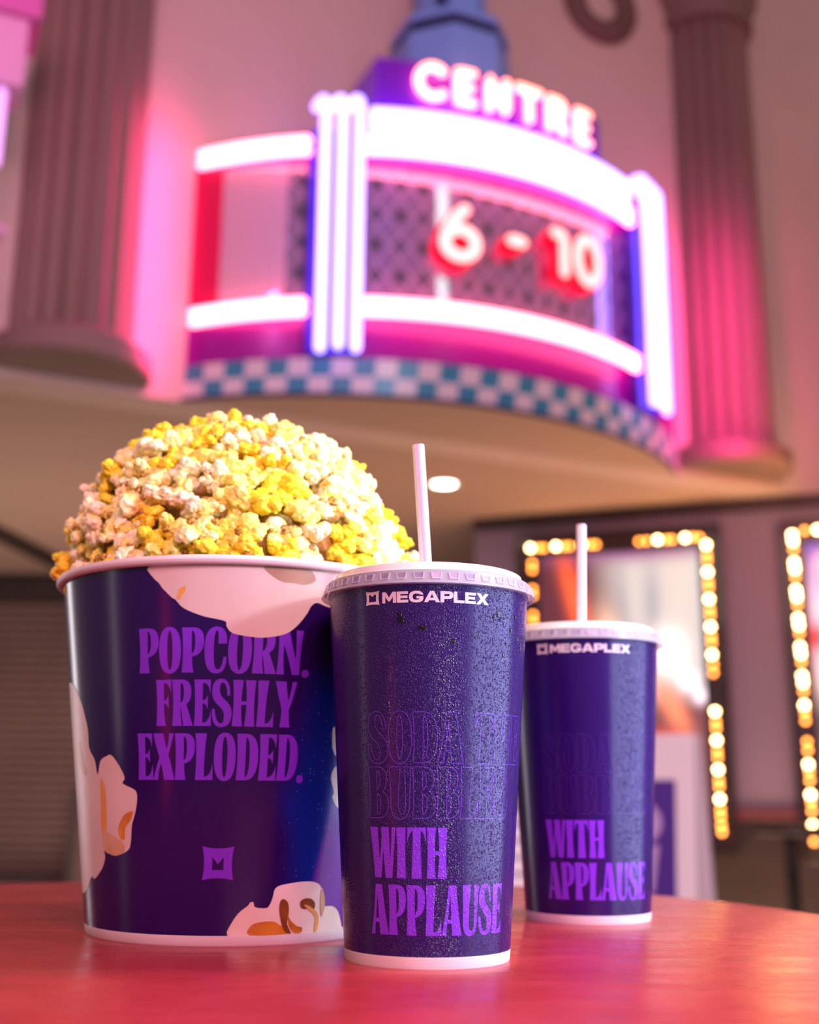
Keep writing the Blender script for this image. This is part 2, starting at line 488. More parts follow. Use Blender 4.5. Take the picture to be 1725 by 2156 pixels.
m = MB(); m.box((-9, -3.5, -0.1), (7, 11, 0)); struct(m.build('floor', floor_m))
m = MB(); fbox(m, W, -6.5, 6.5, -0.2, 0.0, 1.5, 5.2); struct(m.build('wall_upper', plaster))
m = MB(); fbox(m, W, -6.5, 6.5, -7.5, -0.2, 1.5, 1.62); struct(m.build('ceiling', soffit_m))
m = MB(); fbox(m, Q, 0.0, 4.0, -0.2, 0.0, -0.06, 1.5); struct(m.build('wall_right', grey_wall))
m = MB(); fbox(m, Q, 0.0, 4.0, -0.2, -0.02, -EYE, -0.06); struct(m.build('wall_right_lower', wains))
m = MB(); fbox(m, Q, 0.0, 4.0, 0.0, 0.03, -0.11, -0.055); struct(m.build('trim_1', rail_m))
m = MB(); fbox(m, Q, 0.0, 4.0, 0.0, 0.03, 1.435, 1.5); struct(m.build('soffit_shade_strip', trim_and_shade))  # dark strip standing in for the shade where poster wall meets soffit
m = MB(); m.box((-9, 8.3, 0), (2.5, 8.5, EYE + 1.5)); struct(m.build('wall_far', far_wall))
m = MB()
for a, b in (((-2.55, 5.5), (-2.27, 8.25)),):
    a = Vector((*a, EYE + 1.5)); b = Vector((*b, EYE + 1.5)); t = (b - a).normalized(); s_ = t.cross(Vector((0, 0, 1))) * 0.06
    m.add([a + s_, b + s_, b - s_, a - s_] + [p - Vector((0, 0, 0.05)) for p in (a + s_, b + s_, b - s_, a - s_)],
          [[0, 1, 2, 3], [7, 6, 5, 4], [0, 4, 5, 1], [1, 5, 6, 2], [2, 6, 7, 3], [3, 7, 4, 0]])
struct(m.build('ceiling_shade_strip', trim_and_shade))  # dark strip painted in as the shadow line along the soffit beam
# ------------------------------------------------------------------ the neon marquee sign on the upper wall
def arcv(u, s, a=1.2):
    R = (a * a + s * s) / (2 * s)
    return sqrt(max(R * R - (u - a) ** 2, 0)) - (R - s)


def us(u0, u1, n): return [u0 + (u1 - u0) * i / n for i in range(n + 1)]


def band(u0, u1, sb, zb, st, zt, n, depth=0.05):
    """a curved wall strip with thickness, outer face first"""
    mb = MB(); U = us(u0, u1, n); vs = []
    for u in U:
        vs += [W(u, arcv(u, sb), zb), W(u, arcv(u, st), zt), W(u, max(arcv(u, st) - depth, 0.002), zt), W(u, max(arcv(u, sb) - depth, 0.002), zb)]
    fs = []
    for i in range(n):
        a, b = 4 * i, 4 * i + 4
        fs += [[a, b, b + 1, a + 1], [a + 1, b + 1, b + 2, a + 2], [a + 2, b + 2, b + 3, a + 3], [a + 3, b + 3, b, a]]
    fs += [[0, 1, 2, 3], [4 * n + 3, 4 * n + 2, 4 * n + 1, 4 * n]]
    mb.add(vs, fs)
    return mb


def lid_plate(u0, u1, s, z0, z1, n=60):
    """flat plate between the wall and the arc"""
    mb = MB(); U = us(u0, u1, n); vs = []
    for u in U:
        v = max(arcv(u, s), 0.004)
        vs += [W(u, 0.001, z0), W(u, v, z0), W(u, v, z1), W(u, 0.001, z1)]
    fs = []
    for i in range(n):
        a, b = 4 * i, 4 * i + 4
        fs += [[a, a + 1, b + 1, b], [a + 1, a + 2, b + 2, b + 1], [a + 2, a + 3, b + 3, b + 2], [a + 3, a, b, b + 3]]
    fs += [[0, 3, 2, 1], [4 * n, 4 * n + 1, 4 * n + 2, 4 * n + 3]]
    mb.add(vs, fs)
    return mb


def emis(name, color, strength=1.0, base=(0.8, 0.8, 0.8), rough=0.3):
    return mat(name, base, rough, emit=color, estr=strength)


pink_neon = emis('pink_red_neon', (1.0, 0.16, 0.19), 9.0)
blue_neon = emis('blue_white_neon', (0.28, 0.22, 1.0), 5.2)
red_letter = emis('red_white_neon', (1.0, 0.20, 0.135), 7.0)
digit_face = emis('pale_red_digit_face', (1.0, 0.36, 0.32), 2.3)
digit_side = emis('red_digit_return', (1.0, 0.0, 0.02), 1.1, base=(0.6, 0.0, 0.02))
magenta = mat('magenta_enamel', (0.28, 0.0, 0.30), 0.25, coat=0.1)
violet = mat('violet_enamel', (0.20, 0.012, 0.62), 0.25, coat=0.2); blue_violet = mat('blue_violet_enamel', (0.07, 0.03, 0.62), 0.3)
red_enam = mat('crimson_enamel', (0.65, 0.01, 0.10), 0.3)
blue_enam = mat('steel_blue_enamel', (0.20, 0.40, 0.95), 0.4)
navy = mat('navy_groove', (0.012, 0.006, 0.07), 0.4)
teal_t = mat('teal_tile', (0.05, 0.27, 0.42), 0.25)
white_t = mat('white_tile', (0.74, 0.66, 0.72), 0.25)

# glossy display panel with a diamond lattice in its colour
panel_m, nt, b = new_mat('lattice_display_glass')
tc = nt.nodes.new('ShaderNodeUVMap'); sep = nt.nodes.new('ShaderNodeSeparateXYZ'); nt.links.new(tc.outputs[0], sep.inputs[0])
U_, V_ = mth(nt, 'DIVIDE', sep.outputs[0], 0.19), mth(nt, 'DIVIDE', sep.outputs[1], 0.27)
pa = mth(nt, 'FRACT', mth(nt, 'ADD', U_, V_)); pb = mth(nt, 'FRACT', mth(nt, 'ADD', mth(nt, 'SUBTRACT', U_, V_), 20.0))
da = mth(nt, 'ABSOLUTE', mth(nt, 'SUBTRACT', pa, 0.5)); db = mth(nt, 'ABSOLUTE', mth(nt, 'SUBTRACT', pb, 0.5))
hole = mth(nt, 'MULTIPLY', mth(nt, 'LESS_THAN', da, 0.13), mth(nt, 'LESS_THAN', db, 0.13))
hole2 = mth(nt, 'MULTIPLY', mth(nt, 'GREATER_THAN', da, 0.385), mth(nt, 'GREATER_THAN', db, 0.385))
line = mth(nt, 'MAXIMUM', mth(nt, 'LESS_THAN', mth(nt, 'ABSOLUTE', mth(nt, 'SUBTRACT', da, 0.30)), 0.03),
           mth(nt, 'LESS_THAN', mth(nt, 'ABSOLUTE', mth(nt, 'SUBTRACT', db, 0.30)), 0.03))
c = mixc(nt, line, (0.27, 0.13, 0.34), (0.50, 0.28, 0.55))
c = mixc(nt, mth(nt, 'MAXIMUM', hole, hole2), c, (0.035, 0.006, 0.06))
plain = mth(nt, 'LESS_THAN', sep.outputs[0], 0.33)
c = mixc(nt, plain, c, (0.80, 0.46, 0.64))
nt.links.new(c, b.inputs['Base Color']); b.inputs['Roughness'].default_value = 0.035; b.inputs['IOR'].default_value = 2.6; b.inputs['Coat Weight'].default_value = 1.0; b.inputs['Coat IOR'].default_value = 2.0; b.inputs['Coat Roughness'].default_value = 0.03

SGN = thing('marquee_sign', 'curved neon marquee sign reading CENTRE on the pink upper wall', 'neon sign', W(1.2, 0, 1.5))
SGN_INV = Matrix.Translation(-W(1.2, 0, 1.5))


def sp(mb, name, mats, parent=None, **k):
    """a part of the sign, stored relative to the sign's own origin"""
    off = W(1.2, 0, 1.5)
    mb.v = [p - off for p in mb.v]
    return mb.build(name, mats, parent or SGN, **k)


# checkered canopy band: two rows of tiles
mb = MB(); NT = 31; vs = []; rows = ((0.455, 1.512), (0.479, 1.580), (0.503, 1.648))
arcU = []
R_ = (1.2 ** 2 + 0.479 ** 2) / (2 * 0.479); A_ = math.asin(1.2 / R_)
for i in range(NT + 1): arcU.append(1.2 + R_ * sin(-A_ + 2 * A_ * i / NT))
arcU[0], arcU[-1] = 0.0, 2.4
for r in range(2):
    for i in range(NT):
        (s0, z0), (s1, z1) = rows[r], rows[r + 1]
        ua, ub = arcU[i], arcU[i + 1]
        mb.add([W(ua, arcv(ua, s0), z0), W(ub, arcv(ub, s0), z0), W(ub, arcv(ub, s1), z1), W(ua, arcv(ua, s1), z1)], [[0, 1, 2, 3]], (i + r) % 2)
cb_ = sp(mb, 'checkered_band', [white_t, teal_t], fix=False)
mb = lid_plate(0.0, 2.4, 0.452, 1.503, 1.512); sp(mb, 'canopy_underside', soffit_m)
mb = MB(); mb.tube([W(u, arcv(u, 0.458), 1.509) for u in us(0.0, 2.4, 60)], 0.010, 8); sp(mb, 'canopy_edge_trim', navy, smooth=True)
mb = lid_plate(0.0, 2.4, 0.503, 1.648, 1.658); sp(mb, 'canopy_top', magenta)
mb = band(0.0, 2.4, 0.455, 1.658, 0.455, 1.90, 60); sp(mb, 'lower_fascia', magenta)
for ua, ub, zt in ((0.0, 0.57, 2.605), (0.57, 1.93, 2.735), (1.93, 2.4, 2.605)):
    mb = band(ua, ub, 0.455, 2.50, 0.455, zt, 40); sp(mb, 'upper_fascia', magenta)
mb = lid_plate(0.57, 1.93, 0.455, 2.735, 2.75); sp(mb, 'sign_roof', violet)
for ua, ub in ((0.10, 0.40), (0.57, 1.93), (2.11, 2.32)):
    mb = band(ua, ub, 0.44, 1.90, 0.44, 2.50, 40)
    o = sp(mb, 'display_panel', panel_m, smooth=False)
    uvl = o.data.uv_layers.new(name='UVMap')
    for lp in o.data.loops:
        p = o.data.vertices[lp.vertex_index].co + W(1.2, 0, 1.5)
        uvl.data[lp.index].uv = ((p - O2).dot(DU), p.z - EYE)
mb = band(0.0, 0.10, 0.455, 1.90, 0.455, 2.50, 4); sp(mb, 'end_post', red_enam)
mb = band(2.32, 2.4, 0.455, 1.90, 0.455, 2.50, 4); sp(mb, 'end_post', red_enam)
# horizontal neon tubes
for ua, ub, zs, mm, s_ in ((0.0, 0.392, (2.530, 2.578), pink_neon, 0.545), (0.0, 0.392, (1.830, 1.872), pink_neon, 0.545),
                           (0.585, 1.925, (2.530, 2.578), pink_neon, 0.545), (0.585, 1.93, (1.830, 1.872), pink_neon, 0.545),
                           (0.60, 1.90, (2.630, 2.668, 2.705), blue_neon, 0.545)):
    for z in zs:
        mb = MB(); mb.tube([W(u, arcv(u, s_), z) for u in us(ua + 0.018, ub - 0.018, 40 if ub - ua > 0.6 else 14)], 0.0185, 12)
        sp(mb, 'neon_tube', mm, smooth=True)
# the two pylons of three tubes that bend back over the top
for uc in (0.485, 2.02):
    mb = MB()
    fbox(mb, lambda u, v, z: W(u, v + arcv(u, 0.54) - 0.02 if v > 0 else 0.002, z), uc - 0.092, uc + 0.092, 0.0, 0.03, 1.66, 2.62)
    py = sp(mb, 'pylon', blue_violet)
    for k in (-1, 0, 1):
        u = uc + 0.062 * k; v = arcv(u, 0.54) + (0.055 if uc < 1.2 else 0.085)
        zb = 1.662 if k else 1.675; zt = 2.69
        pts = [W(u, v, zb + (zt - zb) * i / 10) for i in range(11)]
        pts += [W(u, v - 0.07 * (1 - cos(a)), zt + 0.07 * sin(a)) for a in (0.26, 0.52, 0.79, 1.05, 1.31, 1.57)]
        pts += [W(u, v - 0.07 - 0.02 * i, zt + 0.07) for i in (1, 2)]
        mb = MB(); mb.tube(pts, 0.0195, 12)
        sp(mb, 'neon_tube', blue_neon, parent=py, smooth=True)
# CENTRE box
mb = MB(); U = us(0.65, 1.76, 30); vs = []
for u in U:
    v = arcv(u, 0.455); vs += [W(u, v, 2.75), W(u, v, 3.01), W(u, v - 0.26, 3.01), W(u, v - 0.26, 2.75)]
fs = [[0, 1, 2, 3], [123, 122, 121, 120]]
for i in range(30):
    a, b_ = 4 * i, 4 * i + 4
    fs += [[a, b_, b_ + 1, a + 1], [a + 1, b_ + 1, b_ + 2, a + 2], [a + 2, b_ + 2, b_ + 3, a + 3], [a + 3, b_ + 3, b_, a]]
mb.add(vs, fs); BOX = sp(mb, 'name_box', violet)


def arcpts(cx, cy, rx, ry, a0, a1, n=14): return [(cx + rx * cos(radians(a0 + (a1 - a0) * i / n)), cy + ry * sin(radians(a0 + (a1 - a0) * i / n))) for i in range(n + 1)]


STK = {  # strokes on a 1 x 1.4 cell
    'C': [arcpts(0.55, 0.7, 0.55, 0.7, 48, 312, 22)],
    'E': [[(0.85, 1.4), (0.1, 1.4), (0.1, 0.0), (0.85, 0.0)], [(0.1, 0.7), (0.72, 0.7)]],
    'N': [[(0.05, 0.0), (0.05, 1.4), (0.95, 0.0), (0.95, 1.4)]],
    'T': [[(0.0, 1.4), (1.0, 1.4)], [(0.5, 1.4), (0.5, 0.0)]],
    'R': [[(0.05, 0.0), (0.05, 1.4), (0.5, 1.4)] + arcpts(0.5, 1.03, 0.40, 0.37, 90, -90, 10) + [(0.08, 0.66)], [(0.5, 0.66), (0.92, 0.0)]],
}
starts = (0.812, 0.975, 1.122, 1.272, 1.432, 1.590); wid = (0.112, 0.088, 0.092, 0.105, 0.090, 0.086)
for ch, us_, wd in zip('CENTRE', starts, wid):
    mb = MB()
    for st in STK[ch]:
        dense = []
        for p, q in zip(st[:-1], st[1:]):
            k = max(1, int(max(abs(q[0] - p[0]), abs(q[1] - p[1])) / 0.12)); dense += [(p[0] + (q[0] - p[0]) * i / k, p[1] + (q[1] - p[1]) * i / k) for i in range(k)]
        dense.append(st[-1])
        mb.tube([W(us_ + x * wd, arcv(us_ + x * wd, 0.455) + 0.030, 2.836 + y * 0.140 / 1.4) for x, y in dense], 0.0175, 10)
    sp(mb, 'neon_letter', red_letter, parent=BOX, smooth=True)


# channel digits standing off the display panel
def stroke_poly(pts, hw):
    L, Rr = [], []; n = len(pts)
    for i in range(n):
        a = Vector(pts[max(i - 1, 0)]); b_ = Vector(pts[min(i + 1, n - 1)]); t = (b_ - a).normalized(); nn = Vector((-t.y, t.x)) * hw
        L.append(tuple(Vector(pts[i]) + nn)); Rr.append(tuple(Vector(pts[i]) - nn))
    def cap(c, d):
        a0 = atan2(d.y, d.x); return [(c[0] + hw * cos(a0 + a), c[1] + hw * sin(a0 + a)) for a in (1.1, 0.55, 0.0, -0.55, -1.1)]
    d1 = (Vector(pts[-1]) - Vector(pts[-2])).normalized(); d0 = (Vector(pts[0]) - Vector(pts[1])).normalized()
    return L + cap(pts[-1], d1) + Rr[::-1] + cap(pts[0], d0)


DIG = {
    'six': [arcpts(0.974, 2.168, 0.066, 0.060, 80, 270, 12), arcpts(0.974, 2.168, 0.066, 0.060, 270, 440, 12), [(0.992, 2.318), (0.960, 2.285), (0.928, 2.232), (0.910, 2.185)]],
    'dash': [[(1.205, 2.225), (1.255, 2.225)]],
    'one': [[(1.425, 2.315), (1.462, 2.312), (1.472, 2.285), (1.472, 2.22), (1.472, 2.145)]],
    'zero': [arcpts(1.610, 2.236, 0.062, 0.098, 85, 275, 16), arcpts(1.610, 2.236, 0.062, 0.098, 265, 455, 16)],
}
for nm, sts in DIG.items():
    mb = MB(); fc = MB()
    for st in sts:
        f = lambda x, y, d_: W(x, arcv(x, 0.44) + d_, y)
        mb.prism(stroke_poly(st, 0.029), f, 0.008, 0.078)
        fc.prism(stroke_poly(st, 0.023), f, 0.079, 0.086)
    dg = sp(mb, 'channel_%s' % ('dash' if nm == 'dash' else 'digit'), digit_side)
    sp(fc, 'lit_face', digit_face, parent=dg)
# mast with its octagonal collar
def octa(mb, r, z0, z1, c=(1.10, 0.17), mi=0, n=8, r1=None):
    r1 = r1 or r; vs = []
    for z, q in ((z0, r), (z1, r1)):
        for i in range(n):
            a = 2 * pi * (i + 0.5) / n; vs.append(W(c[0] + q * cos(a), c[1] + q * sin(a), z))
    mb.add(vs, [[i, (i + 1) % n, n + (i + 1) % n, n + i] for i in range(n)] + [list(range(n)), list(range(2 * n - 1, n - 1, -1))], mi)


mb = MB(); octa(mb, 0.285, 2.76, 3.255, r1=0.270); octa(mb, 0.258, 3.255, 3.31, mi=1); octa(mb, 0.270, 3.31, 3.345); octa(mb, 0.23, 3.345, 3.375)
col_ = sp(mb, 'mast_collar', [blue_enam, navy])
mb = MB(); octa(mb, 0.165, 3.375, 5.0); ms = sp(mb, 'mast', blue_enam)
mb = MB()
for uu_ in (0.985,): fbox(mb, lambda u, v, z: W(u, v, z), uu_ - 0.022, uu_ + 0.022, 0.300, 0.326, 3.42, 5.0)
sp(mb, 'mast_slot', navy, parent=ms)

# ------------------------------------------------------------------ fluted half columns, roundel, corner cabinet
stone = mat('tan_column_plaster', (0.24, 0.155, 0.125), 0.7, bump=(50, 0.1, 0.002), vary=(2, (0.21, 0.135, 0.11)))
ang_d = atan2(DU.y, DU.x)


def column(uc, label, zb=1.53):
    base = W(uc, 0.003, zb)
    t = thing('fluted_column', label, 'column', base)
    A0, A1 = ang_d - pi, ang_d
    m_ = MB()
    fl = lambda a, z: 1 - 0.13 * abs(sin((a - A0) * 10.0)) ** 0.75
    m_.lathe([(0.232, 0.13), (0.228, 2.43)], 200, a0=A0, a1=A1, r_mod=fl)
    m_.build('shaft', stone, t, smooth=False)
    m_ = MB(); m_.lathe([(0.002, 0.0), (0.298, 0.0), (0.308, 0.015), (0.305, 0.085), (0.285, 0.10), (0.262, 0.118), (0.240, 0.13), (0.002, 0.13)], 64, a0=A0, a1=A1)
    m_.build('base', stone, t, smooth=True, sharp_at=35)
    m_ = MB(); m_.lathe([(0.2, 2.43), (0.255, 2.43), (0.262, 2.45), (0.255, 2.48), (0.240, 2.49), (0.29, 2.60), (0.30, 2.68), (0.002, 2.68)], 64, a0=A0, a1=A1)
    m_.build('capital', stone, t, smooth=True, sharp_at=35)
    return t


column(-0.445, 'fluted tan half column on the upper wall left of the neon sign')
column(2.715, 'fluted half column lit red and magenta right of the neon sign')
rd = thing('wall_roundel', 'dark round medallion high on the wall above the sign right end', 'medallion', W(2.045, 0.004, 3.958))
ring_m = mat('brown_roundel', (0.16, 0.085, 0.075), 0.6, vary=(5, (0.13, 0.07, 0.06)))
Mr = Matrix((( DU.x, 0, DN.x, 0), (DU.y, 0, DN.y, 0), (0, 1, 0, 0), (0, 0, 0, 1)))
for nm, pr, mm in (('ring', [(0.10, 0.0), (0.10, 0.03), (0.13, 0.05), (0.19, 0.05), (0.215, 0.03), (0.22, 0.0)], ring_m), ('boss', [(0.0, 0.02), (0.06, 0.018), (0.098, 0.006)], plaster)):
    m_ = MB(); m_.lathe(pr, 48); m_.v = [Mr @ p for p in m_.v]; m_.build(nm, mm, rd, smooth=True)
# pale cabinet whose corner shows at the top left edge, with a violet tube below it
cabm = mat('pale_pink_metal', (0.62, 0.36, 0.52), 0.5); cab2 = mat('magenta_cornice', (0.55, 0.12, 0.36), 0.5)
CAB0 = W(-1.0, 0.5, 2.33)
cab = thing('corner_light_cabinet', 'pink stepped cabinet corner at the top left edge beside the fluted column', 'light fitting', CAB0)
def cabpart(mb, nm, mm, **k):
    mb.v = [p - CAB0 for p in mb.v]; return mb.build(nm, mm, cab, **k)
m_ = MB(); fbox(m_, W, -1.25, -0.750, 0.42, 0.60, 2.33, 2.585); cabpart(m_, 'housing', cabm)
m_ = MB(); fbox(m_, W, -1.30, -0.713, 0.39, 0.63, 2.585, 2.74); cabpart(m_, 'cornice', cab2)
m_ = MB(); m_.tube([W(-0.815, 0.58, 2.30), W(-0.815, 0.58, 2.04)], 0.02, 10); cabpart(m_, 'neon_tube', emis('dim_violet_neon', (0.55, 0.18, 0.85), 1.1), smooth=True)
m_ = MB(); m_.tube([W(-0.815, 0.59, 2.03), W(-0.815, 0.59, 1.80)], 0.006, 8); m_.ball(W(-0.78, 0.59, 1.79), 0.028); cabpart(m_, 'tube_bracket', cabm, smooth=True)
m_ = MB(); fbox(m_, W, -1.2, -1.15, 0.48, 0.53, 2.74, 5.2); cabpart(m_, 'hanging_post', cabm)
area('cabinet_neon_glow', W(-1.0, 1.6, 2.6), W(-1.0, 0.5, 2.5), 0.3, 6, (1.0, 0.20, 0.75))

# ------------------------------------------------------------------ back of the lobby
dl = thing('recessed_ceiling_light', 'round white downlight glowing in the tan soffit behind the front straw', 'ceiling light', (0.17, 5.61, EYE + 1.5))
m_ = MB(); m_.lathe([(0.058, -0.004), (0.066, -0.008), (0.080, -0.006), (0.082, -0.001)], 40); m_.build('trim_ring', mat('white_light_trim', (0.8, 0.78, 0.75), 0.5), dl, smooth=True)
m_ = MB(); m_.lathe([(0.0, -0.003), (0.058, -0.003)], 40); m_.build('diffuser', emis('white_downlight', (1.0, 0.86, 0.72), 14.0), dl)

frame_m = mat('dark_bronze_frame', (0.018, 0.009, 0.012), 0.3, coat=0.3)
bulb_on = emis('warm_bulb', (1.0, 0.62, 0.26), 27.0)
bulb_dim = emis('amber_bulb', (1.0, 0.27, 0.02), 11.0)
art_m, nt, b = new_mat('backlit_poster_print')
at = nt.nodes.new('ShaderNodeAttribute'); at.attribute_name = 'print'
nt.links.new(at.outputs['Color'], b.inputs['Base Color']); nt.links.new(at.outputs['Color'], b.inputs['Emission Color'])
b.inputs['Emission Strength'].default_value = 0.85; b.inputs['Roughness'].default_value = 0.12


def gauss(x, y, cx, cy, sx, sy, rot=0.0):
    c, s = cos(rot), sin(rot); dx, dy = x - cx, y - cy
    return math.exp(-(((dx * c + dy * s) / sx) ** 2 + ((-dx * s + dy * c) / sy) ** 2))


def lerp(a, b, t): t = max(0.0, min(1.0, t)); return tuple(p + (q - p) * t for p, q in zip(a, b))


def art_first(x, y):    # x 0..1 left to right, y 0..1 bottom to top: an abstract orange sweep on teal grey
    c = lerp((0.10, 0.03, 0.045), (0.48, 0.55, 0.54), (x - 0.30 - 0.25 * (0.9 - y)) * 4)
    c = lerp(c, (0.22, 0.30, 0.36), 0.7 * gauss(x, y, 0.70, 0.80, 0.05, 0.16) + 0.5 * gauss(x, y, 0.52, 0.78, 0.03, 0.2))
    c = lerp(c, (0.30, 0.12, 0.28), gauss(x, y, 0.6, 1.0, 0.6, 0.035))
    c = lerp(c, (1.0, 0.16, 0.05), gauss(x, y, 0.23, 0.80, 0.055, 0.24, 0.42))
    c = lerp(c, (0.95, 0.72, 0.50), gauss(x, y, 0.44, 0.66, 0.07, 0.13, 0.5))
    c = lerp(c, (0.9, 0.05, 0.02), gauss(x, y, 0.36, 0.63, 0.06, 0.05))
    c = lerp(c, (1.6, 1.5, 1.5), gauss(x, y, 0.78, 0.62, 0.10, 0.07))
    c = lerp(c, (0.14, 0.06, 0.075), 1 if y < 0.42 else 0.9 * (0.52 - y) * 10)
    c = lerp(c, (0.85, 0.30, 0.16), gauss(x, y, 0.80, 0.42, 0.05, 0.13, 0.75))
    c = lerp(c, (1.5, 1.5, 1.7), gauss(x, y, 0.90, 0.515, 0.05, 0.03) + gauss(x, y, 0.97, 0.46, 0.035, 0.025))  # pale discs painted in as lamp reflections on the poster glass
    c = lerp(c, (0.95, 0.10, 0.02), gauss(x, y, 0.74, 0.30, 0.10, 0.03))
    return c


def art_second(x, y):
    c = lerp((0.20, 0.10, 0.52), (0.85, 0.62, 0.80), (0.99 - y) * 4.5)
    c = lerp(c, (0.75, 0.55, 0.50), (0.65 - y) * 5)
    c = lerp(c, (0.9, 0.03, 0.02), gauss(x, y, 0.02, 0.66, 0.08, 0.05))
    c = lerp(c, (0.16, 0.10, 0.12), (0.5 - y) * 8)
    return c


def poster(w0, w1, z0, z1, art, label, bulbs):
    t = thing('poster_lightbox', label, 'poster lightbox', Q((w0 + w1) / 2, 0, z0))
    org = Q((w0 + w1) / 2, 0, z0)
    def part(mb, nm, mm, **k):
        mb.v = [p - org for p in mb.v]; return mb.build(nm, mm, t, **k)
    fw = 0.118
    m_ = MB()
    fbox(m_, Q, w0, w1, 0.002, 0.055, z1 - fw, z1); fbox(m_, Q, w0, w1, 0.002, 0.055, z0, z0 + fw)
    fbox(m_, Q, w0, w0 + fw, 0.002, 0.055, z0 + fw, z1 - fw); fbox(m_, Q, w1 - fw, w1, 0.002, 0.055, z0 + fw, z1 - fw)
    for a_, b_, c_, d_ in ((w0, w0 + 0.02, z0, z1), (w1 - 0.02, w1, z0, z1), (w0 + 0.02, w1 - 0.02, z1 - 0.02, z1), (w0 + 0.02, w1 - 0.02, z0, z0 + 0.02)):
        fbox(m_, Q, a_, b_, 0.055, 0.075, c_, d_)
    part(m_, 'frame', frame_m)
    NX, NY = 44, 66; vs = []; fs = []; cs = []
    for j in range(NY + 1):
        for i in range(NX + 1):
            x, y = i / NX, j / NY
            vs.append(Q(w0 + fw + (w1 - w0 - 2 * fw) * x, 0.02, z0 + fw + (z1 - z0 - 2 * fw) * y)); cs.append(art(x, y))
    for j in range(NY):
        for i in range(NX):
            a_ = j * (NX + 1) + i; fs.append([a_, a_ + 1, a_ + NX + 2, a_ + NX + 1])
    m_ = MB(); m_.add(vs, fs); p = part(m_, 'poster_print', art_m, smooth=True, fix=False)
    ca = p.data.color_attributes.new('print', 'FLOAT_COLOR', 'POINT')
    for i, c_ in enumerate(cs): ca.data[i].color = (*c_, 1)
    ball = None
    for (bw, bz, kind) in bulbs:
        key = 'b' if kind else 'd'
        if key not in BULBS:
            m_ = MB(); m_.ball((0, 0, 0), 0.0135 if kind else 0.012, 0, 12, 8)
            o = m_.build('bulb', bulb_on if kind else bulb_dim, t, smooth=True); BULBS[key] = o
        else:
            o = BULBS[key].copy(); COL.objects.link(o); o.parent = t
        o.location = Q(bw, 0.072, bz) - org
    return t


BULBS = {}
SPC = 0.1412
b1 = []
for k in range(12):
    on = k not in (5, 10, 11)
    if on: b1.append((1.267, 1.259 - SPC * k, 1))
    if k < 4 or k in (6, 7, 8, 9): b1 += [(1.268, 1.259 - SPC * k - 0.050, 0), (1.268, 1.259 - SPC * k - 0.083, 0)]
    if k == 5: b1.append((1.268, 1.259 - SPC * k + 0.05, 0))
b1 += [(1.268, -0.135, 0), (1.270, -0.168, 0), (1.269, 1.259 - SPC * 4 - 0.05, 0)]
for k, on in enumerate((1, 1, 1, 0, 0, 1, 1)):
    wv = 0.337 + SPC * k + (0 if k < 5 else -0.022)
    if on: b1.append((wv, 1.303, 1))
    if k in (0, 1, 2, 5): b1 += [(wv + 0.045, 1.30, 0), (wv + 0.075, 1.299, 0)]
b1 += [(0.965, 1.30, 0), (0.925, 1.30, 0), (1.20, 1.305, 0), (1.235, 1.30, 0)]
for k in range(11):
    if k not in (1, 2): b1.append((0.345, 1.258 - SPC * k - (0 if k else -0.045) if k else 1.303, 1))
    b1 += [(0.345, 1.258 - SPC * k - 0.040, 0), (0.345, 1.258 - SPC * k - 0.075, 0)] if k < 9 else []
b1 = [p for i, p in enumerate(b1) if not (p[0] == 0.345 and p[1] == 1.303)]
b2 = []
for k in range(11):
    if k != 7: b2.append((1.690, 1.283 - SPC * k, 1))
    b2.append((1.692, 1.283 - SPC * k - 0.034, 1 if k < 6 else 0))
    b2.append((1.692, 1.283 - SPC * k - 0.075, 0))
for k in range(1, 8):
    b2 += [(1.690 + SPC * k - 0.02, 1.300, 1), (1.690 + SPC * k + 0.02, 1.300, 1), (1.690 + SPC * k - 0.08, 1.300, 0)]
poster(0.262, 1.342, -0.27, 1.375, art_first, 'bulb framed lightbox with orange and teal poster behind the rear cup', b1)
poster(1.628, 2.708, -0.27, 1.362, art_second, 'bulb framed lightbox with violet and pink poster at the right edge', b2)

# A-frame sandwich board
wht = mat('white_sign_plastic', (0.78, 0.68, 0.69), 0.45)
pur = mat('purple_poster_paper', (0.055, 0.006, 0.22), 0.4)
lil = mat('lilac_print', (0.46, 0.30, 0.56), 0.4)
yel = mat('yellow_print', (0.62, 0.33, 0.06), 0.4)
AF = thing('sandwich_board', 'white A-frame board with purple poster standing behind the rear cup', 'sandwich board', (0.535, 3.30, 0), radians(-24))
tilt = radians(9)
def fr(x, y, z):   # front leaf: leans back around its foot
    return Vector((x, -0.30 + z * sin(tilt) + y * cos(tilt), z * cos(tilt) - y * sin(tilt)))
def bk(x, y, z):
    return Vector((x, 0.30 - z * sin(tilt * 1.45) - y, z * cos(tilt)))
HH = 1.315
def leaf(F, nm):
    m_ = MB(); fbox(m_, F, -0.275, 0.275, 0.0, 0.035, 0.06, HH); 
    fbox(m_, F, -0.275, -0.19, 0.0, 0.035, 0.0, 0.06); fbox(m_, F, 0.19, 0.275, 0.0, 0.035, 0.0, 0.06)
    return m_.build(nm, wht, AF)
FL = leaf(fr, 'front_leaf'); leaf(bk, 'rear_leaf')
m_ = MB(); fbox(m_, fr, -0.195, 0.225, -0.004, -0.001, 0.42, 1.195); PP = m_.build('poster_sheet', pur, FL)
m_ = MB()
m_.prism([(0.145 + 0.045 * cos(a * pi / 12), 1.085 + 0.05 * sin(a * pi / 12)) for a in range(24)], lambda x, y, d_: fr(x, d_, y), -0.0065, -0.0045)
m_.prism([(0.118, 1.03), (0.182, 1.03), (0.168, 0.915), (0.132, 0.915)], lambda x, y, d_: fr(x, d_, y), -0.0065, -0.0045)
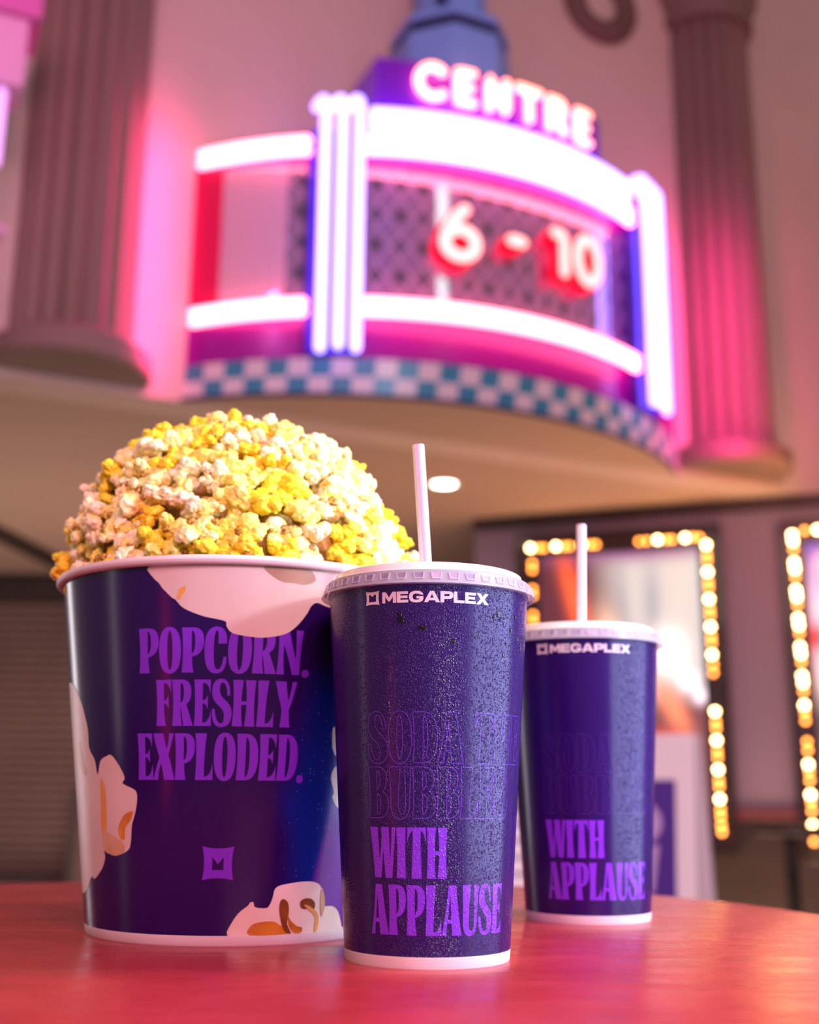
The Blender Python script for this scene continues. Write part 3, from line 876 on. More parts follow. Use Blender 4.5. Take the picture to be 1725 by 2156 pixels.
m_.prism([(0.15 + 0.026 * cos(a * pi / 12), 0.885 + 0.026 * sin(a * pi / 12)) for a in range(24)], lambda x, y, d_: fr(x, d_, y), -0.0065, -0.0045)
m_.build('lilac_lettering', lil, FL)
m_ = MB(); m_.prism([(0.09 + 0.115 * cos(a * pi / 12), 0.775 + 0.06 * sin(a * pi / 12)) for a in range(24)], lambda x, y, d_: fr(x, d_, y), -0.0065, -0.0045)
m_.build('yellow_picture', yel, FL)
m_ = MB(); fbox(m_, fr, 0.05, 0.15, -0.003, 0.0, 1.235, 1.275); m_.build('handle_slot', mat('pale_slot', (0.85, 0.86, 0.8), 0.4), FL)
# white notice board whose ruled lines show between the two soda cups
NB = thing('notice_board', 'white board with grey ruled lines seen between the two soda cups', 'notice board', (0.112, 2.9, 0))
m_ = MB(); m_.box((-0.19, 0, 0.30), (0.172, 0.03, EYE + 0.02)); m_.build('panel', wht, NB)
m_ = MB()
for k in range(7): m_.box((-0.16, -0.004, EYE - 0.262 + 0.038 * k), (0.172, -0.001, EYE - 0.253 + 0.038 * k))
m_.build('ruled_lines', mat('grey_print', (0.32, 0.24, 0.26), 0.6), NB)
m_ = MB(); m_.box((-0.03, 0.0, 0.02), (0.01, 0.03, 0.30)); m_.box((-0.2, -0.15, 0), (0.18, 0.18, 0.02)); m_.build('stand', trim_and_shade, NB)
# dark bar tables beyond
blk = mat('black_table_metal', (0.012, 0.010, 0.011), 0.4)
def bar_table(x, y, zt, r, label):
    t = thing('bar_table', label, 'table', (x, y, 0))
    m_ = MB(); m_.lathe([(0, zt), (r - 0.005, zt), (r, zt - 0.006), (r, zt - 0.03), (r - 0.006, zt - 0.035), (0, zt - 0.035)], 48); m_.build('table_top', blk, t, smooth=True, sharp_at=30)
    m_ = MB(); m_.lathe([(0.028, 0.03), (0.028, zt - 0.035)], 24); m_.build('pedestal', blk, t, smooth=True)
    m_ = MB(); m_.lathe([(0, 0.035), (0.05, 0.03), (0.2, 0.012), (0.21, 0.0)], 40); m_.build('foot', blk, t, smooth=True)
bar_table(1.58, 5.0, EYE - 0.115, 0.16, 'small black bar table below the wall between the two poster lightboxes')
bar_table(1.72, 4.55, EYE - 0.20, 0.22, 'lower black bar table at the right edge under the violet poster')
# roller shutter at the far left, on its ledge
sh = thing('roller_shutter', 'dark brown slatted roller shutter at the far left behind the popcorn bucket', 'roller shutter', (-2.9, 8.2, EYE - 0.58))
shm = mat('brown_shutter_metal', (0.24, 0.165, 0.145), 0.5, metal=0.2, vary=(1.5, (0.18, 0.125, 0.11)))
m_ = MB()
for k in range(32):
    z = 0.03 + k * 0.058
    vs = []
    for x in (-1.45, 1.9):
        for q in range(7): a = pi * q / 6; vs.append((x, -0.016 * sin(a), z + 0.027 - 0.027 * cos(a)))
    m_.add(vs, [[q, q + 7, q + 8, q + 1] for q in range(6)])
m_.build('curtain', shm, sh, smooth=True, fix=False)
m_ = MB(); m_.box((-1.5, -0.05, 1.885), (1.95, 0.09, 2.06)); m_.build('shutter_box', trim_and_shade, sh)
m_ = MB(); m_.box((1.9, -0.05, 0.0), (1.95, 0.06, 1.885)); m_.build('guide_rail', trim_and_shade, sh)
m_ = MB(); m_.box((-4.6, 7.7, 0), (-0.6, 8.25, EYE - 0.58)); tag(m_.build('ledge', mat('grey_ledge', (0.42, 0.38, 0.37), 0.5)), 'low pale grey ledge under the roller shutter', 'ledge')
cb2 = thing('narrow_cabinet', 'narrow brown cabinet standing before the shutter beside the bucket', 'cabinet', (-2.06, 7.85, EYE - 0.58))
m_ = MB(); m_.box((-0.09, -0.1, 0), (0.35, 0.1, 0.56)); m_.build('carcass', mat('brown_cabinet', (0.13, 0.075, 0.055), 0.5, vary=(4, (0.09, 0.05, 0.04))), cb2)
m_ = MB(); m_.box((-0.10, -0.11, 0.56), (0.36, 0.11, 0.60)); m_.box((-0.10, -0.11, 0.0), (-0.05, -0.1, 0.56)); m_.build('top_trim', trim_and_shade, cb2)

# ------------------------------------------------------------------ the round table
lam, nt, b = new_mat('red_laminate')
tc = nt.nodes.new('ShaderNodeTexCoord')
n1 = nt.nodes.new('ShaderNodeTexNoise'); n1.inputs['Scale'].default_value = 14; n1.inputs['Detail'].default_value = 8; n1.inputs['Roughness'].default_value = 0.65
mp = nt.nodes.new('ShaderNodeMapping'); mp.inputs['Scale'].default_value = (1.0, 6.0, 1.0)
nt.links.new(tc.outputs['Object'], mp.inputs[0]); nt.links.new(tc.outputs['Object'], n1.inputs['Vector'])
rp = nt.nodes.new('ShaderNodeValToRGB')
rp.color_ramp.elements[0].position = 0.3; rp.color_ramp.elements[0].color = (0.31, 0.016, 0.024, 1)
rp.color_ramp.elements[1].position = 0.75; rp.color_ramp.elements[1].color = (0.44, 0.036, 0.042, 1)
nt.links.new(n1.outputs[0], rp.inputs[0]); nt.links.new(rp.outputs[0], b.inputs['Base Color'])
n2 = nt.nodes.new('ShaderNodeTexNoise'); n2.inputs['Scale'].default_value = 9; n2.inputs['Detail'].default_value = 6
nt.links.new(mp.outputs[0], n2.inputs['Vector'])
nt.links.new(maprange(nt, n2.outputs[0], 0.3, 0.7, 0.20, 0.34), b.inputs['Roughness'])
n3 = nt.nodes.new('ShaderNodeTexNoise'); n3.inputs['Scale'].default_value = 420; n3.inputs['Detail'].default_value = 3
nt.links.new(mp.outputs[0], n3.inputs['Vector'])
bp = nt.nodes.new('ShaderNodeBump'); bp.inputs['Strength'].default_value = 0.12; bp.inputs['Distance'].default_value = 0.0006
nt.links.new(n3.outputs[0], bp.inputs['Height']); nt.links.new(bp.outputs[0], b.inputs['Normal'])
b.inputs['Specular IOR Level'].default_value = 0.55

TB = thing('round_table', 'round red laminate table carrying the popcorn bucket and both soda cups', 'table', (-0.121, 0.846, 0))
m_ = MB(); m_.lathe([(0.0, T), (0.460, T), (0.4645, T - 0.0015), (0.4658, T - 0.005), (0.4658, T - 0.027), (0.462, T - 0.031), (0.0, T - 0.031)], 160)
m_.build('table_top', lam, TB, smooth=True, sharp_at=40)
m_ = MB(); m_.lathe([(0.038, 0.04), (0.038, T - 0.031)], 32); m_.build('pedestal', blk, TB, smooth=True)
m_ = MB(); m_.lathe([(0.0, 0.05), (0.06, 0.045), (0.28, 0.016), (0.30, 0.0)], 64); m_.build('foot', blk, TB, smooth=True)

# ------------------------------------------------------------------ paper cups
def sleeve_mat(name, wet):
    m, nt, b = new_mat(name)
    b.inputs['Base Color'].default_value = (0.018, 0.0015, 0.090, 1)
    b.inputs['Roughness'].default_value = 0.17; b.inputs['Specular IOR Level'].default_value = 0.45
    if wet: condensation(nt, b, wet)
    return m


def ink(name, c, wet):
    m, nt, b = new_mat(name)
    b.inputs['Base Color'].default_value = (*c, 1); b.inputs['Roughness'].default_value = 0.28
    if wet: condensation(nt, b, wet)
    return m


WET, HALF = (-1.1, 0.7, 0.30), (0.25, 0.50, 0.0)      # beads all round / on one side only
sleeve = sleeve_mat('dark_purple_wet_sleeve', WET)
sleeve_h = sleeve_mat('dark_purple_half_wet_sleeve', HALF)
ink_p = ink('purple_ink', (0.19, 0.026, 0.68), WET); ink_ph = ink('purple_ink_half_wet', (0.19, 0.026, 0.68), HALF)
ink_line = ink('violet_line_ink', (0.11, 0.022, 0.42), WET); ink_lh = ink('faint_violet_line_ink', (0.055, 0.010, 0.20), HALF)
ink_w = ink('white_ink', (0.64, 0.57, 0.60), False)
paper = mat('white_paper_board', (0.70, 0.63, 0.64), 0.45)
lid_top = mat('white_lid_plastic', (0.76, 0.72, 0.72), 0.30, coat=0.2)
lid_skirt = mat('milky_lid_plastic', (0.72, 0.69, 0.82), 0.22, alpha=0.45)
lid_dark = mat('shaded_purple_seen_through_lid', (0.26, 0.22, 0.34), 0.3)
drop_m = mat('water', (0.9, 0.92, 1.0), 0.02); drop_m.node_tree.nodes['Principled BSDF'].inputs['Transmission Weight'].default_value = 1.0
drop_m.node_tree.nodes['Principled BSDF'].inputs['IOR'].default_value = 1.33

CUPC = Cone(0.0465, 0.05941, 0.20274); CH = 0.20274


def soda_cup(loc, rz, label):
    t = thing('soda_cup', label, 'paper cup', loc, rz)
    m_ = MB(); m_.lathe([(CUPC.r(0.0061), 0.0061), (CUPC.r(0.06), 0.06), (CUPC.r(0.12), 0.12), (CUPC.r(CH + 0.006), CH + 0.006), (CUPC.r(CH + 0.006) - 0.001, CH + 0.006)], 192)
    m_.build('sleeve', sleeve, t, smooth=True, sharp_at=50)
    m_ = MB(); m_.lathe([(0.0, 0.004), (0.0450, 0.004), (0.0452, 0.0), (0.0462, 0.0), (CUPC.r(0.001), 0.001), (CUPC.r(0.0061) + 0.0001, 0.0061), (CUPC.r(0.0061) - 0.0006, 0.0064)], 128)
    m_.build('base_band', paper, t, smooth=True, sharp_at=40)
    # lid: grooved skirt, raised drinking rim, sunken top
    m_ = MB(); z = CH
    m_.lathe([(0.0598, z + 0.0006), (0.0638, z), (0.0645, z + 0.0005), (0.0640, z + 0.0016), (0.0630, z + 0.0022), (0.0620, z + 0.0072), (0.0606, z + 0.0086)], 160, 0)
    lid = m_.build('lid', [lid_skirt, lid_top, lid_dark], t, smooth=True, sharp_at=50)
    m_ = MB()
    m_.lathe([(0.0606, z + 0.0086), (0.0580, z + 0.0092), (0.0568, z + 0.0104), (0.0560, z + 0.0132), (0.0545, z + 0.0140), (0.0528, z + 0.0134), (0.0515, z + 0.0092), (0.0, z + 0.0092)], 160)
    m_.build('lid_rim', lid_top, lid, smooth=True, sharp_at=60)
    m_ = MB(); NN = 40
    for k in range(NN):
        a = 2 * pi * (k + 0.35) / NN
        def g(dx, dz, o):
            rad = 0.0630 - 0.0010 * (dz - 2.2) / 5.0 + o
            aa = a + dx / 1000 / rad
            return Vector((rad * sin(aa), -rad * cos(aa), z + dz / 1000))
        for (x0, x1, xt0, xt1, z0, z1) in ((-2.5, -1.9, -3.2, -2.6, 2.9, 6.6), (1.9, 2.5, 2.6, 3.2, 2.9, 6.6), (-1.9, 1.9, -2.0, 2.0, 2.9, 3.5)):
            vs = [g(x0, z0, 0), g(x1, z0, 0), g(xt1, z1, 0), g(xt0, z1, 0), g(x0, z0, 0.0006), g(x1, z0, 0.0006), g(xt1, z1, 0.0006), g(xt0, z1, 0.0006)]
            m_.add(vs, [[4, 5, 6, 7], [0, 1, 5, 4], [1, 2, 6, 5], [2, 3, 7, 6], [3, 0, 4, 7]], 0)
        m_.add([g(-1.9, 3.5, 0.0001), g(1.9, 3.5, 0.0001), g(2.5, 6.5, 0.0001), g(-2.5, 6.5, 0.0001)], [[0, 1, 2, 3]], 1)
    m_.build('skirt_notches', [lid_skirt, lid_dark], lid, fix=False)
    put_text(CUPC, [('WITH', GL, -38.6, 11.0, 46.0, 72.3, 2.5), ('APPLAUSE', GL, -39.5, 55.5, 17.0, 42.6, 1.5)], 0.00008, 'slogan_lettering', ink_p, t)
    put_outline(CUPC, [('SODA THE', GL, -38.3, 70.0, 106.2, 133.3, 2), ('BUBBLES', GL, -38.6, 57.0, 77.0, 104.0, 2)], 0.00010, 0.00042, 'outlined_lettering', ink_line, t)
    lo = put_text(CUPC, [('MEGAPLEX', WIDE, -26.9, 34.0, 193.0, 199.2, 0)], 0.00010, 'brand_lettering', ink_w, t)
    bmk = wrap_polys([path(MARK_LIGHT)], lambda x, y: CUPC.pt(-37.3 + x / 100 * 8.4, 192.6 + y / 100 * 7.5, 0.00010), 25)
    bm_obj(bmk, 'emblem', ink_w, t)
    bmk = wrap_polys([path(MARK_LIGHT_M)], lambda x, y: CUPC.pt(-37.3 + x / 100 * 8.4, 192.6 + y / 100 * 7.5, 0.00010), 25)
    me = bpy.data.meshes.new('tmp'); bmk.to_mesh(me); bmk.free()
    return t


LABC = ('large dark purple soda cup in front, beaded with condensation', 'dark purple soda cup behind to the right, in front of the bulb framed poster')
cup_a = soda_cup((0.01184, 0.69955, T), 0.0, LABC[0])
# a few drops that have run together
random.seed(3)
dm = MB(); dm.ball((0, 0, 0), 1.0, 0, 16, 10)
first = None
for th, h, r_, el in ((-16.7, 184.8, 1.7, 1.7), (-15.2, 182.5, 1.2, 1.2), (-4.6, 178.8, 1.6, 1.1), (-2.6, 178.2, 1.1, 1.1), (41.7, 188.9, 1.6, 1.3), (38.5, 186.7, 1.3, 1.4), (44.0, 186.0, 1.2, 1.2), (13.0, 171.8, 1.4, 1.0),
                      (66.5, 172.2, 1.3, 2.2), (47.0, 166.1, 1.1, 1.2), (25.7, 175.1, 0.9, 1.2), (57.6, 188.9, 1.1, 1.5), (72.0, 178.0, 1.3, 1.6), (53.0, 181.0, 1.2, 1.1), (61.0, 176.5, 1.1, 1.4), (49.0, 173.0, 0.9, 1.0)):
    if first is None: first = dm.build('water_drop', drop_m, cup_a, smooth=True); o = first
    else: o = first.copy(); COL.objects.link(o); o.parent = cup_a
    o.location = CUPC.pt(th, h, 0.0); o.scale = (r_ / 1000, 0.0007, r_ * el / 1000); o.rotation_euler = (0, 0, radians(th))


def copy_tree(o, parent=None):
    c = o.copy(); COL.objects.link(c)
    if parent: c.parent = parent
    for ch in o.children:
        if not ch.name.startswith('water_drop'): copy_tree(ch, c)
    return c


cup_b = copy_tree(cup_a); cup_b.location = (0.13652, 0.92454, T); cup_b.rotation_euler = (0, 0, radians(-4.5)); cup_b['label'] = LABC[1]
for ch in cup_b.children:
    for nm_, mm_ in (('sleeve', sleeve_h), ('slogan', ink_ph), ('outlined', ink_lh)):
        if ch.name.startswith(nm_): ch.material_slots[0].link = 'OBJECT'; ch.material_slots[0].material = mm_

# drinking straws, striped lengthwise
st_m, nt, b = new_mat('pink_striped_straw_plastic')
tc = nt.nodes.new('ShaderNodeTexCoord'); sep = nt.nodes.new('ShaderNodeSeparateXYZ'); nt.links.new(tc.outputs['Object'], sep.inputs[0])
th = mth(nt, 'ARCTAN2', sep.outputs[0], mth(nt, 'MULTIPLY', sep.outputs[1], -1.0))
sw = mth(nt, 'GREATER_THAN', mth(nt, 'COSINE', mth(nt, 'MULTIPLY', th, 4.0)), 0.15)
nt.links.new(mixc(nt, sw, (0.95, 0.92, 0.96), (0.90, 0.50, 0.76)), b.inputs['Base Color']); b.inputs['Roughness'].default_value = 0.3
b.inputs['Subsurface Weight'].default_value = 0.3; b.inputs['Subsurface Scale'].default_value = 0.004


def straw(bot, top, label):
    bot, top = Vector(bot), Vector(top); d_ = (top - bot); L = d_.length
    m_ = MB(); r_ = 0.0037
    m_.lathe([(r_, -0.03), (r_, L), (r_ - 0.0003, L + 0.0001), (r_ - 0.0006, L), (r_ - 0.0006, -0.03)], 32)
    o = m_.build('drinking_straw', st_m, None, loc=bot, smooth=True, sharp_at=50)
    o.rotation_euler = d_.to_track_quat('Z', 'Y').to_euler()
    o.rotation_mode = 'QUATERNION'; o.rotation_quaternion = Vector((0, 0, 1)).rotation_difference(d_.normalized())
    return tag(o, label, 'straw')


straw((0.01078, 0.700, T + 0.2165), (0.00515, 0.699, T + 0.30093), 'pink striped straw standing in the front soda cup')
straw((0.13720, 0.9245, T + 0.2165), (0.13934, 0.9245, T + 0.30268), 'pink striped straw standing in the rear soda cup')

# ------------------------------------------------------------------ popcorn bucket
BKC = Cone(0.09386, 0.12423, 0.22641)
bk_m, nt, b = new_mat('printed_bucket_board')
tc = nt.nodes.new('ShaderNodeTexCoord'); sep = nt.nodes.new('ShaderNodeSeparateXYZ'); nt.links.new(tc.outputs['Object'], sep.inputs[0])
th = mth(nt, 'MULTIPLY', mth(nt, 'ARCTAN2', sep.outputs[0], mth(nt, 'MULTIPLY', sep.outputs[1], -1.0)), 180 / pi)
hz = mth(nt, 'MULTIPLY', sep.outputs[2], 1000.0)
nz = nt.nodes.new('ShaderNodeTexNoise'); nz.inputs['Scale'].default_value = 45; nz.inputs['Detail'].default_value = 6
nt.links.new(tc.outputs['Object'], nz.inputs['Vector'])
wob = mth(nt, 'MULTIPLY', mth(nt, 'SUBTRACT', nz.outputs[0], 0.5), 9.0)
# printed blue mist: starts further left low down, bounded above about 175 mm
edge = mth(nt, 'ADD', th, wob)
left_lim = mth(nt, 'ADD', 19.0, mth(nt, 'MULTIPLY', mth(nt, 'ABSOLUTE', mth(nt, 'SUBTRACT', hz, 84.0)), 0.085))
mist = maprange(nt, mth(nt, 'SUBTRACT', edge, left_lim), 0.0, 14.0, 0.0, 1.0, True)
mist = mth(nt, 'MULTIPLY', mist, maprange(nt, mth(nt, 'ADD', hz, wob), 155.0, 176.0, 1.0, 0.0, True))
beam_l = mth(nt, 'ADD', 33.0, mth(nt, 'MULTIPLY', hz, 0.115))
beam = maprange(nt, mth(nt, 'SUBTRACT', th, beam_l), 0.0, 3.0, 0.0, 1.0, True)
vo = nt.nodes.new('ShaderNodeTexVoronoi'); vo.inputs['Scale'].default_value = 420
nt.links.new(tc.outputs['Object'], vo.inputs['Vector'])
vcs = nt.nodes.new('ShaderNodeSeparateColor'); nt.links.new(vo.outputs['Color'], vcs.inputs[0])
speck = mth(nt, 'MULTIPLY', mth(nt, 'LESS_THAN', vo.outputs['Distance'], 0.22), mth(nt, 'GREATER_THAN', vcs.outputs[0], 0.80))
c = mixc(nt, mist, (0.018, 0.0015, 0.080), (0.005, 0.016, 0.25))
c = mixc(nt, mth(nt, 'MULTIPLY', beam, maprange(nt, hz, 60.0, 120.0, 1.0, 0.0)), c, (0.13, 0.02, 0.30))
c = mixc(nt, mth(nt, 'MULTIPLY', mth(nt, 'MULTIPLY', speck, mist), 0.55), c, (0.10, 0.18, 0.55))
nt.links.new(c, b.inputs['Base Color']); b.inputs['Roughness'].default_value = 0.20; b.inputs['Specular IOR Level'].default_value = 0.40

ink_b = ink('bucket_purple_ink', (0.165, 0.022, 0.58), False)
cream = mat('printed_popcorn_cream', (0.64, 0.53, 0.49), 0.35, vary=(14, (0.56, 0.44, 0.39)))
cream_b = mat('printed_popcorn_white', (0.80, 0.70, 0.66), 0.35, vary=(30, (0.70, 0.56, 0.46)))
p_brown = mat('printed_shadow_brown', (0.33, 0.20, 0.13), 0.35, vary=(40, (0.42, 0.28, 0.18)))
p_amber = mat('printed_amber', (0.42, 0.12, 0.012), 0.3, vary=(70, (0.62, 0.27, 0.03)))
p_dark = mat('printed_hull_brown', (0.13, 0.032, 0.010), 0.3, vary=(90, (0.24, 0.07, 0.015)))
p_yel = mat('printed_butter_yellow', (0.68, 0.38, 0.06), 0.3, vary=(60, (0.62, 0.30, 0.10)))
p_tan = mat('printed_tan', (0.58, 0.38, 0.24), 0.35, vary=(50, (0.50, 0.28, 0.13)))

BK = thing('popcorn_bucket', 'big dark purple paper bucket heaped with popcorn, left of the soda cups', 'popcorn bucket', (-0.11982, 0.83413, T))
m_ = MB(); m_.lathe([(BKC.r(0.006), 0.006), (BKC.r(0.08), 0.08), (BKC.r(0.16), 0.16), (BKC.r(0.2275), 0.2275)], 256); m_.build('sleeve', bk_m, BK, smooth=True)
m_ = MB(); m_.lathe([(BKC.r(0.2275) - 0.0008, 0.2275), (BKC.r(0.15) - 0.0008, 0.15), (BKC.r(0.012) - 0.001, 0.012), (0.0, 0.012)], 96); m_.build('lining', paper, BK, smooth=True)
m_ = MB(); m_.lathe([(0.0, 0.004), (0.0915, 0.004), (0.0917, 0.0), (0.0932, 0.0), (BKC.r(0.001) + 0.0001, 0.001), (BKC.r(0.0062) + 0.0002, 0.0062), (BKC.r(0.0062) - 0.0006, 0.0066)], 160); m_.build('base_band', paper, BK, smooth=True, sharp_at=40)
m_ = MB(); rc = 0.12423 + 0.0018
m_.lathe([(rc + 0.0031 * cos(a), 0.2295 + 0.0031 * sin(a)) for a in [2 * pi * i / 14 for i in range(15)]], 192); m_.build('rolled_rim', paper, BK, smooth=True)
put_text(BKC, [('POPCORN.', GL, -23.8, 29.9, 161.0, 188.3, 1), ('FRESHLY', GL, -18.0, 26.3, 129.0, 156.8, 1.5), ('EXPLODED.', GL, -25.1, 30.9, 97.0, 124.7, 1)], 0.00008, 'slogan_lettering', ink_b, BK)
bm_obj(wrap_polys([path(MARK_SOLID)], lambda x, y: BKC.pt(-1.6 + x / 100 * 10.2, 39.0 + y / 100 * 18.6, 0.00008), 25), 'emblem', ink_b, BK)

def prints(name, base, bm_, *details):
    o = put_print(BKC, [base], 0.00014, name, bm_, BK)
    for k, (nm, poly, mm) in enumerate(details):
        put_print(BKC, [poly], 0.00022 + 0.00004 * k, nm, mm, o)

prints('printed_popcorn', [(-20.0, 226.4), (-18.7, 219.7), (-16.7, 215.7), (-15.8, 213.0), (-14.5, 210.3), (-12.7, 206.7), (-11.5, 205.2), (-9.7, 201.1), (-7.1, 198.1), (-2.8, 194.9), (1.4, 193.2), (3.6, 191.8), (3.8, 189.2), (5.0, 185.8), (7.1, 184.2), (11.3, 183.0), (15.0, 182.8), (19.8, 184.6), (22.7, 187.2), (25.5, 192.6), (27.9, 199.7), (28.8, 203.7), (30.7, 206.4), (34.3, 204.4), (38.6, 204.7), (46, 212), (48, 226.4), (30, 226.4), (10, 226.4), (-8, 226.4)], cream,
       ('printed_hollow', [(13.9, 226.2), (15.9, 221.5), (19.5, 217.5), (23.1, 217.2), (26.0, 216.5), (29.2, 218.9), (29.4, 222.2), (27.2, 226.2), (19.9, 226.2)], p_brown),
       ('printed_fleck', [(-10.4, 211.8), (-8.6, 213.5), (-8.6, 210.6), (-9.5, 208.3), (-10.3, 205.4), (-11.2, 206.0), (-10.6, 208.9)], p_yel))
prints('printed_popcorn', [(-67.4, 160.7), (-59.5, 155.5), (-54.5, 145.6), (-51.9, 136.3), (-50.3, 127.2), (-50.2, 116.8), (-46.6, 109.3), (-45.2, 99.9), (-43.0, 108.6), (-39.4, 111.4), (-36.9, 111.9), (-33.6, 106.1), (-31.0, 98.3), (-32.1, 95.2), (-30.0, 93.2), (-26.4, 90.4), (-25.9, 84.7), (-27.0, 76.2), (-28.4, 69.7), (-29.0, 60.6), (-30.4, 54.9), (-36.4, 51.2), (-41.8, 52.8), (-43.5, 54.2), (-42.8, 49.9), (-45.4, 42.6), (-51.2, 36.3), (-54.2, 37.4), (-59.4, 29.6), (-68.1, 25.6), (-80, 30), (-92, 60), (-96, 100), (-90, 140), (-80, 158)], cream,
       ('printed_hull', [(-34.7, 68.9), (-31.7, 75.8), (-27.8, 78.2), (-28.7, 73.3), (-31.5, 67.6), (-31.6, 61.9), (-33.5, 61.0), (-34.8, 64.6)], p_amber),
       ('printed_fleck', [(-58.6, 121.8), (-56.2, 109.6), (-53.2, 102.0), (-55.6, 100.0), (-59.2, 106.7), (-61.2, 115.8)], p_tan),
       ('printed_fleck', [(-43.5, 97.5), (-40.9, 91.7), (-40.8, 74.4), (-42.2, 62.8), (-44.4, 67.0), (-43.9, 83.0)], p_yel),
       ('printed_hollow', [(-43.8, 65.6), (-37.3, 63.1), (-32.2, 58.2), (-33.2, 52.8), (-37.7, 51.7), (-42.6, 54.2)], p_tan))
prints('printed_popcorn', [(7.7, 6.5), (9.4, 14.7), (11.8, 20.1), (14.5, 23.6), (15.3, 25.5), (16.5, 25.5), (17.1, 22.7), (21.1, 22.0), (22.4, 23.9), (23.3, 28.0), (24.1, 33.5), (27.5, 35.6), (34.9, 36.9), (40.0, 36.0), (42.9, 32.4), (44.8, 23.7), (45.4, 21.4), (49.3, 21.0), (52.9, 17.1), (56.0, 8.1), (56.0, 6.4), (29.1, 6.4), (16.5, 6.4)], cream_b,
       ('printed_hull', [(15.6, 6.5), (15.9, 11.8), (18.8, 13.8), (24.1, 14.1), (26.9, 11.7), (29.7, 9.6), (29.8, 6.5)], p_amber),
       ('printed_hull', [(26.2, 25.6), (27.6, 27.0), (29.4, 24.3), (29.9, 17.9), (29.5, 12.4), (31.4, 6.7), (29.0, 7.7), (27.3, 12.5), (26.1, 20.1)], p_dark),
       ('printed_hull', [(34.1, 24.6), (35.6, 26.7), (38.6, 26.5), (40.6, 23.5), (40.2, 19.9), (37.9, 22.0), (37.0, 20.4), (34.8, 21.2)], p_dark),
       ('printed_butter', [(35.8, 23.1), (38.3, 22.0), (42.1, 17.7), (43.0, 12.6), (42.5, 7.0), (41.2, 7.7), (41.0, 15.6), (37.7, 20.1)], p_yel),
       ('printed_butter', [(29.4, 17.9), (30.9, 14.2), (33.7, 10.7), (35.7, 9.9), (35.7, 7.1), (32.9, 6.8), (30.3, 10.9)], p_amber),
       ('printed_fleck', [(42.9, 32.4), (44.4, 28.0), (45.2, 21.4), (44.1, 15.3), (42.9, 23.9)], p_tan))
prints('printed_popcorn', [(40.6, 127.7), (42, 131), (50, 133), (56, 125), (52, 112), (42.6, 113.2)], cream_b)
prints('printed_popcorn', [(42.0, 98.6), (42.6, 104.4), (44.5, 106.8), (52, 107), (58, 92), (53, 80), (46.7, 80.6), (43.5, 87.0), (43.9, 90.5)], cream_b)

# ------------------------------------------------------------------ popcorn
pc_m, nt, b = new_mat('popped_corn')
oi = nt.nodes.new('ShaderNodeObjectInfo')
at = nt.nodes.new('ShaderNodeAttribute'); at.attribute_name = 'corn'
sc = nt.nodes.new('ShaderNodeSeparateColor'); nt.links.new(at.outputs['Color'], sc.inputs[0])
deep = nt.nodes.new('ShaderNodeMix'); deep.data_type = 'RGBA'; deep.blend_type = 'MULTIPLY'; deep.inputs[0].default_value = 1.0
nt.links.new(oi.outputs['Color'], deep.inputs[6]); deep.inputs[7].default_value = (0.98, 0.84, 0.32, 1)
c = mixc(nt, sc.outputs[0], oi.outputs['Color'], deep.outputs[2])
c = mixc(nt, sc.outputs[1], c, (0.20, 0.055, 0.010))
nt.links.new(c, b.inputs['Base Color']); b.inputs['Roughness'].default_value = 0.42; b.inputs['Specular IOR Level'].default_value = 0.4
b.inputs['Subsurface Weight'].default_value = 0.25; b.inputs['Subsurface Radius'].default_value = (1.0, 0.7, 0.25); b.inputs['Subsurface Scale'].default_value = 0.003


def ico(sub):
    bm = bmesh.new(); bmesh.ops.create_icosphere(bm, subdivisions=sub, radius=1.0)
    vs = [v.co.copy() for v in bm.verts]; fs = [[v.index for v in f.verts] for f in bm.faces]; bm.free()
    return vs, fs


ICO = ico(4)


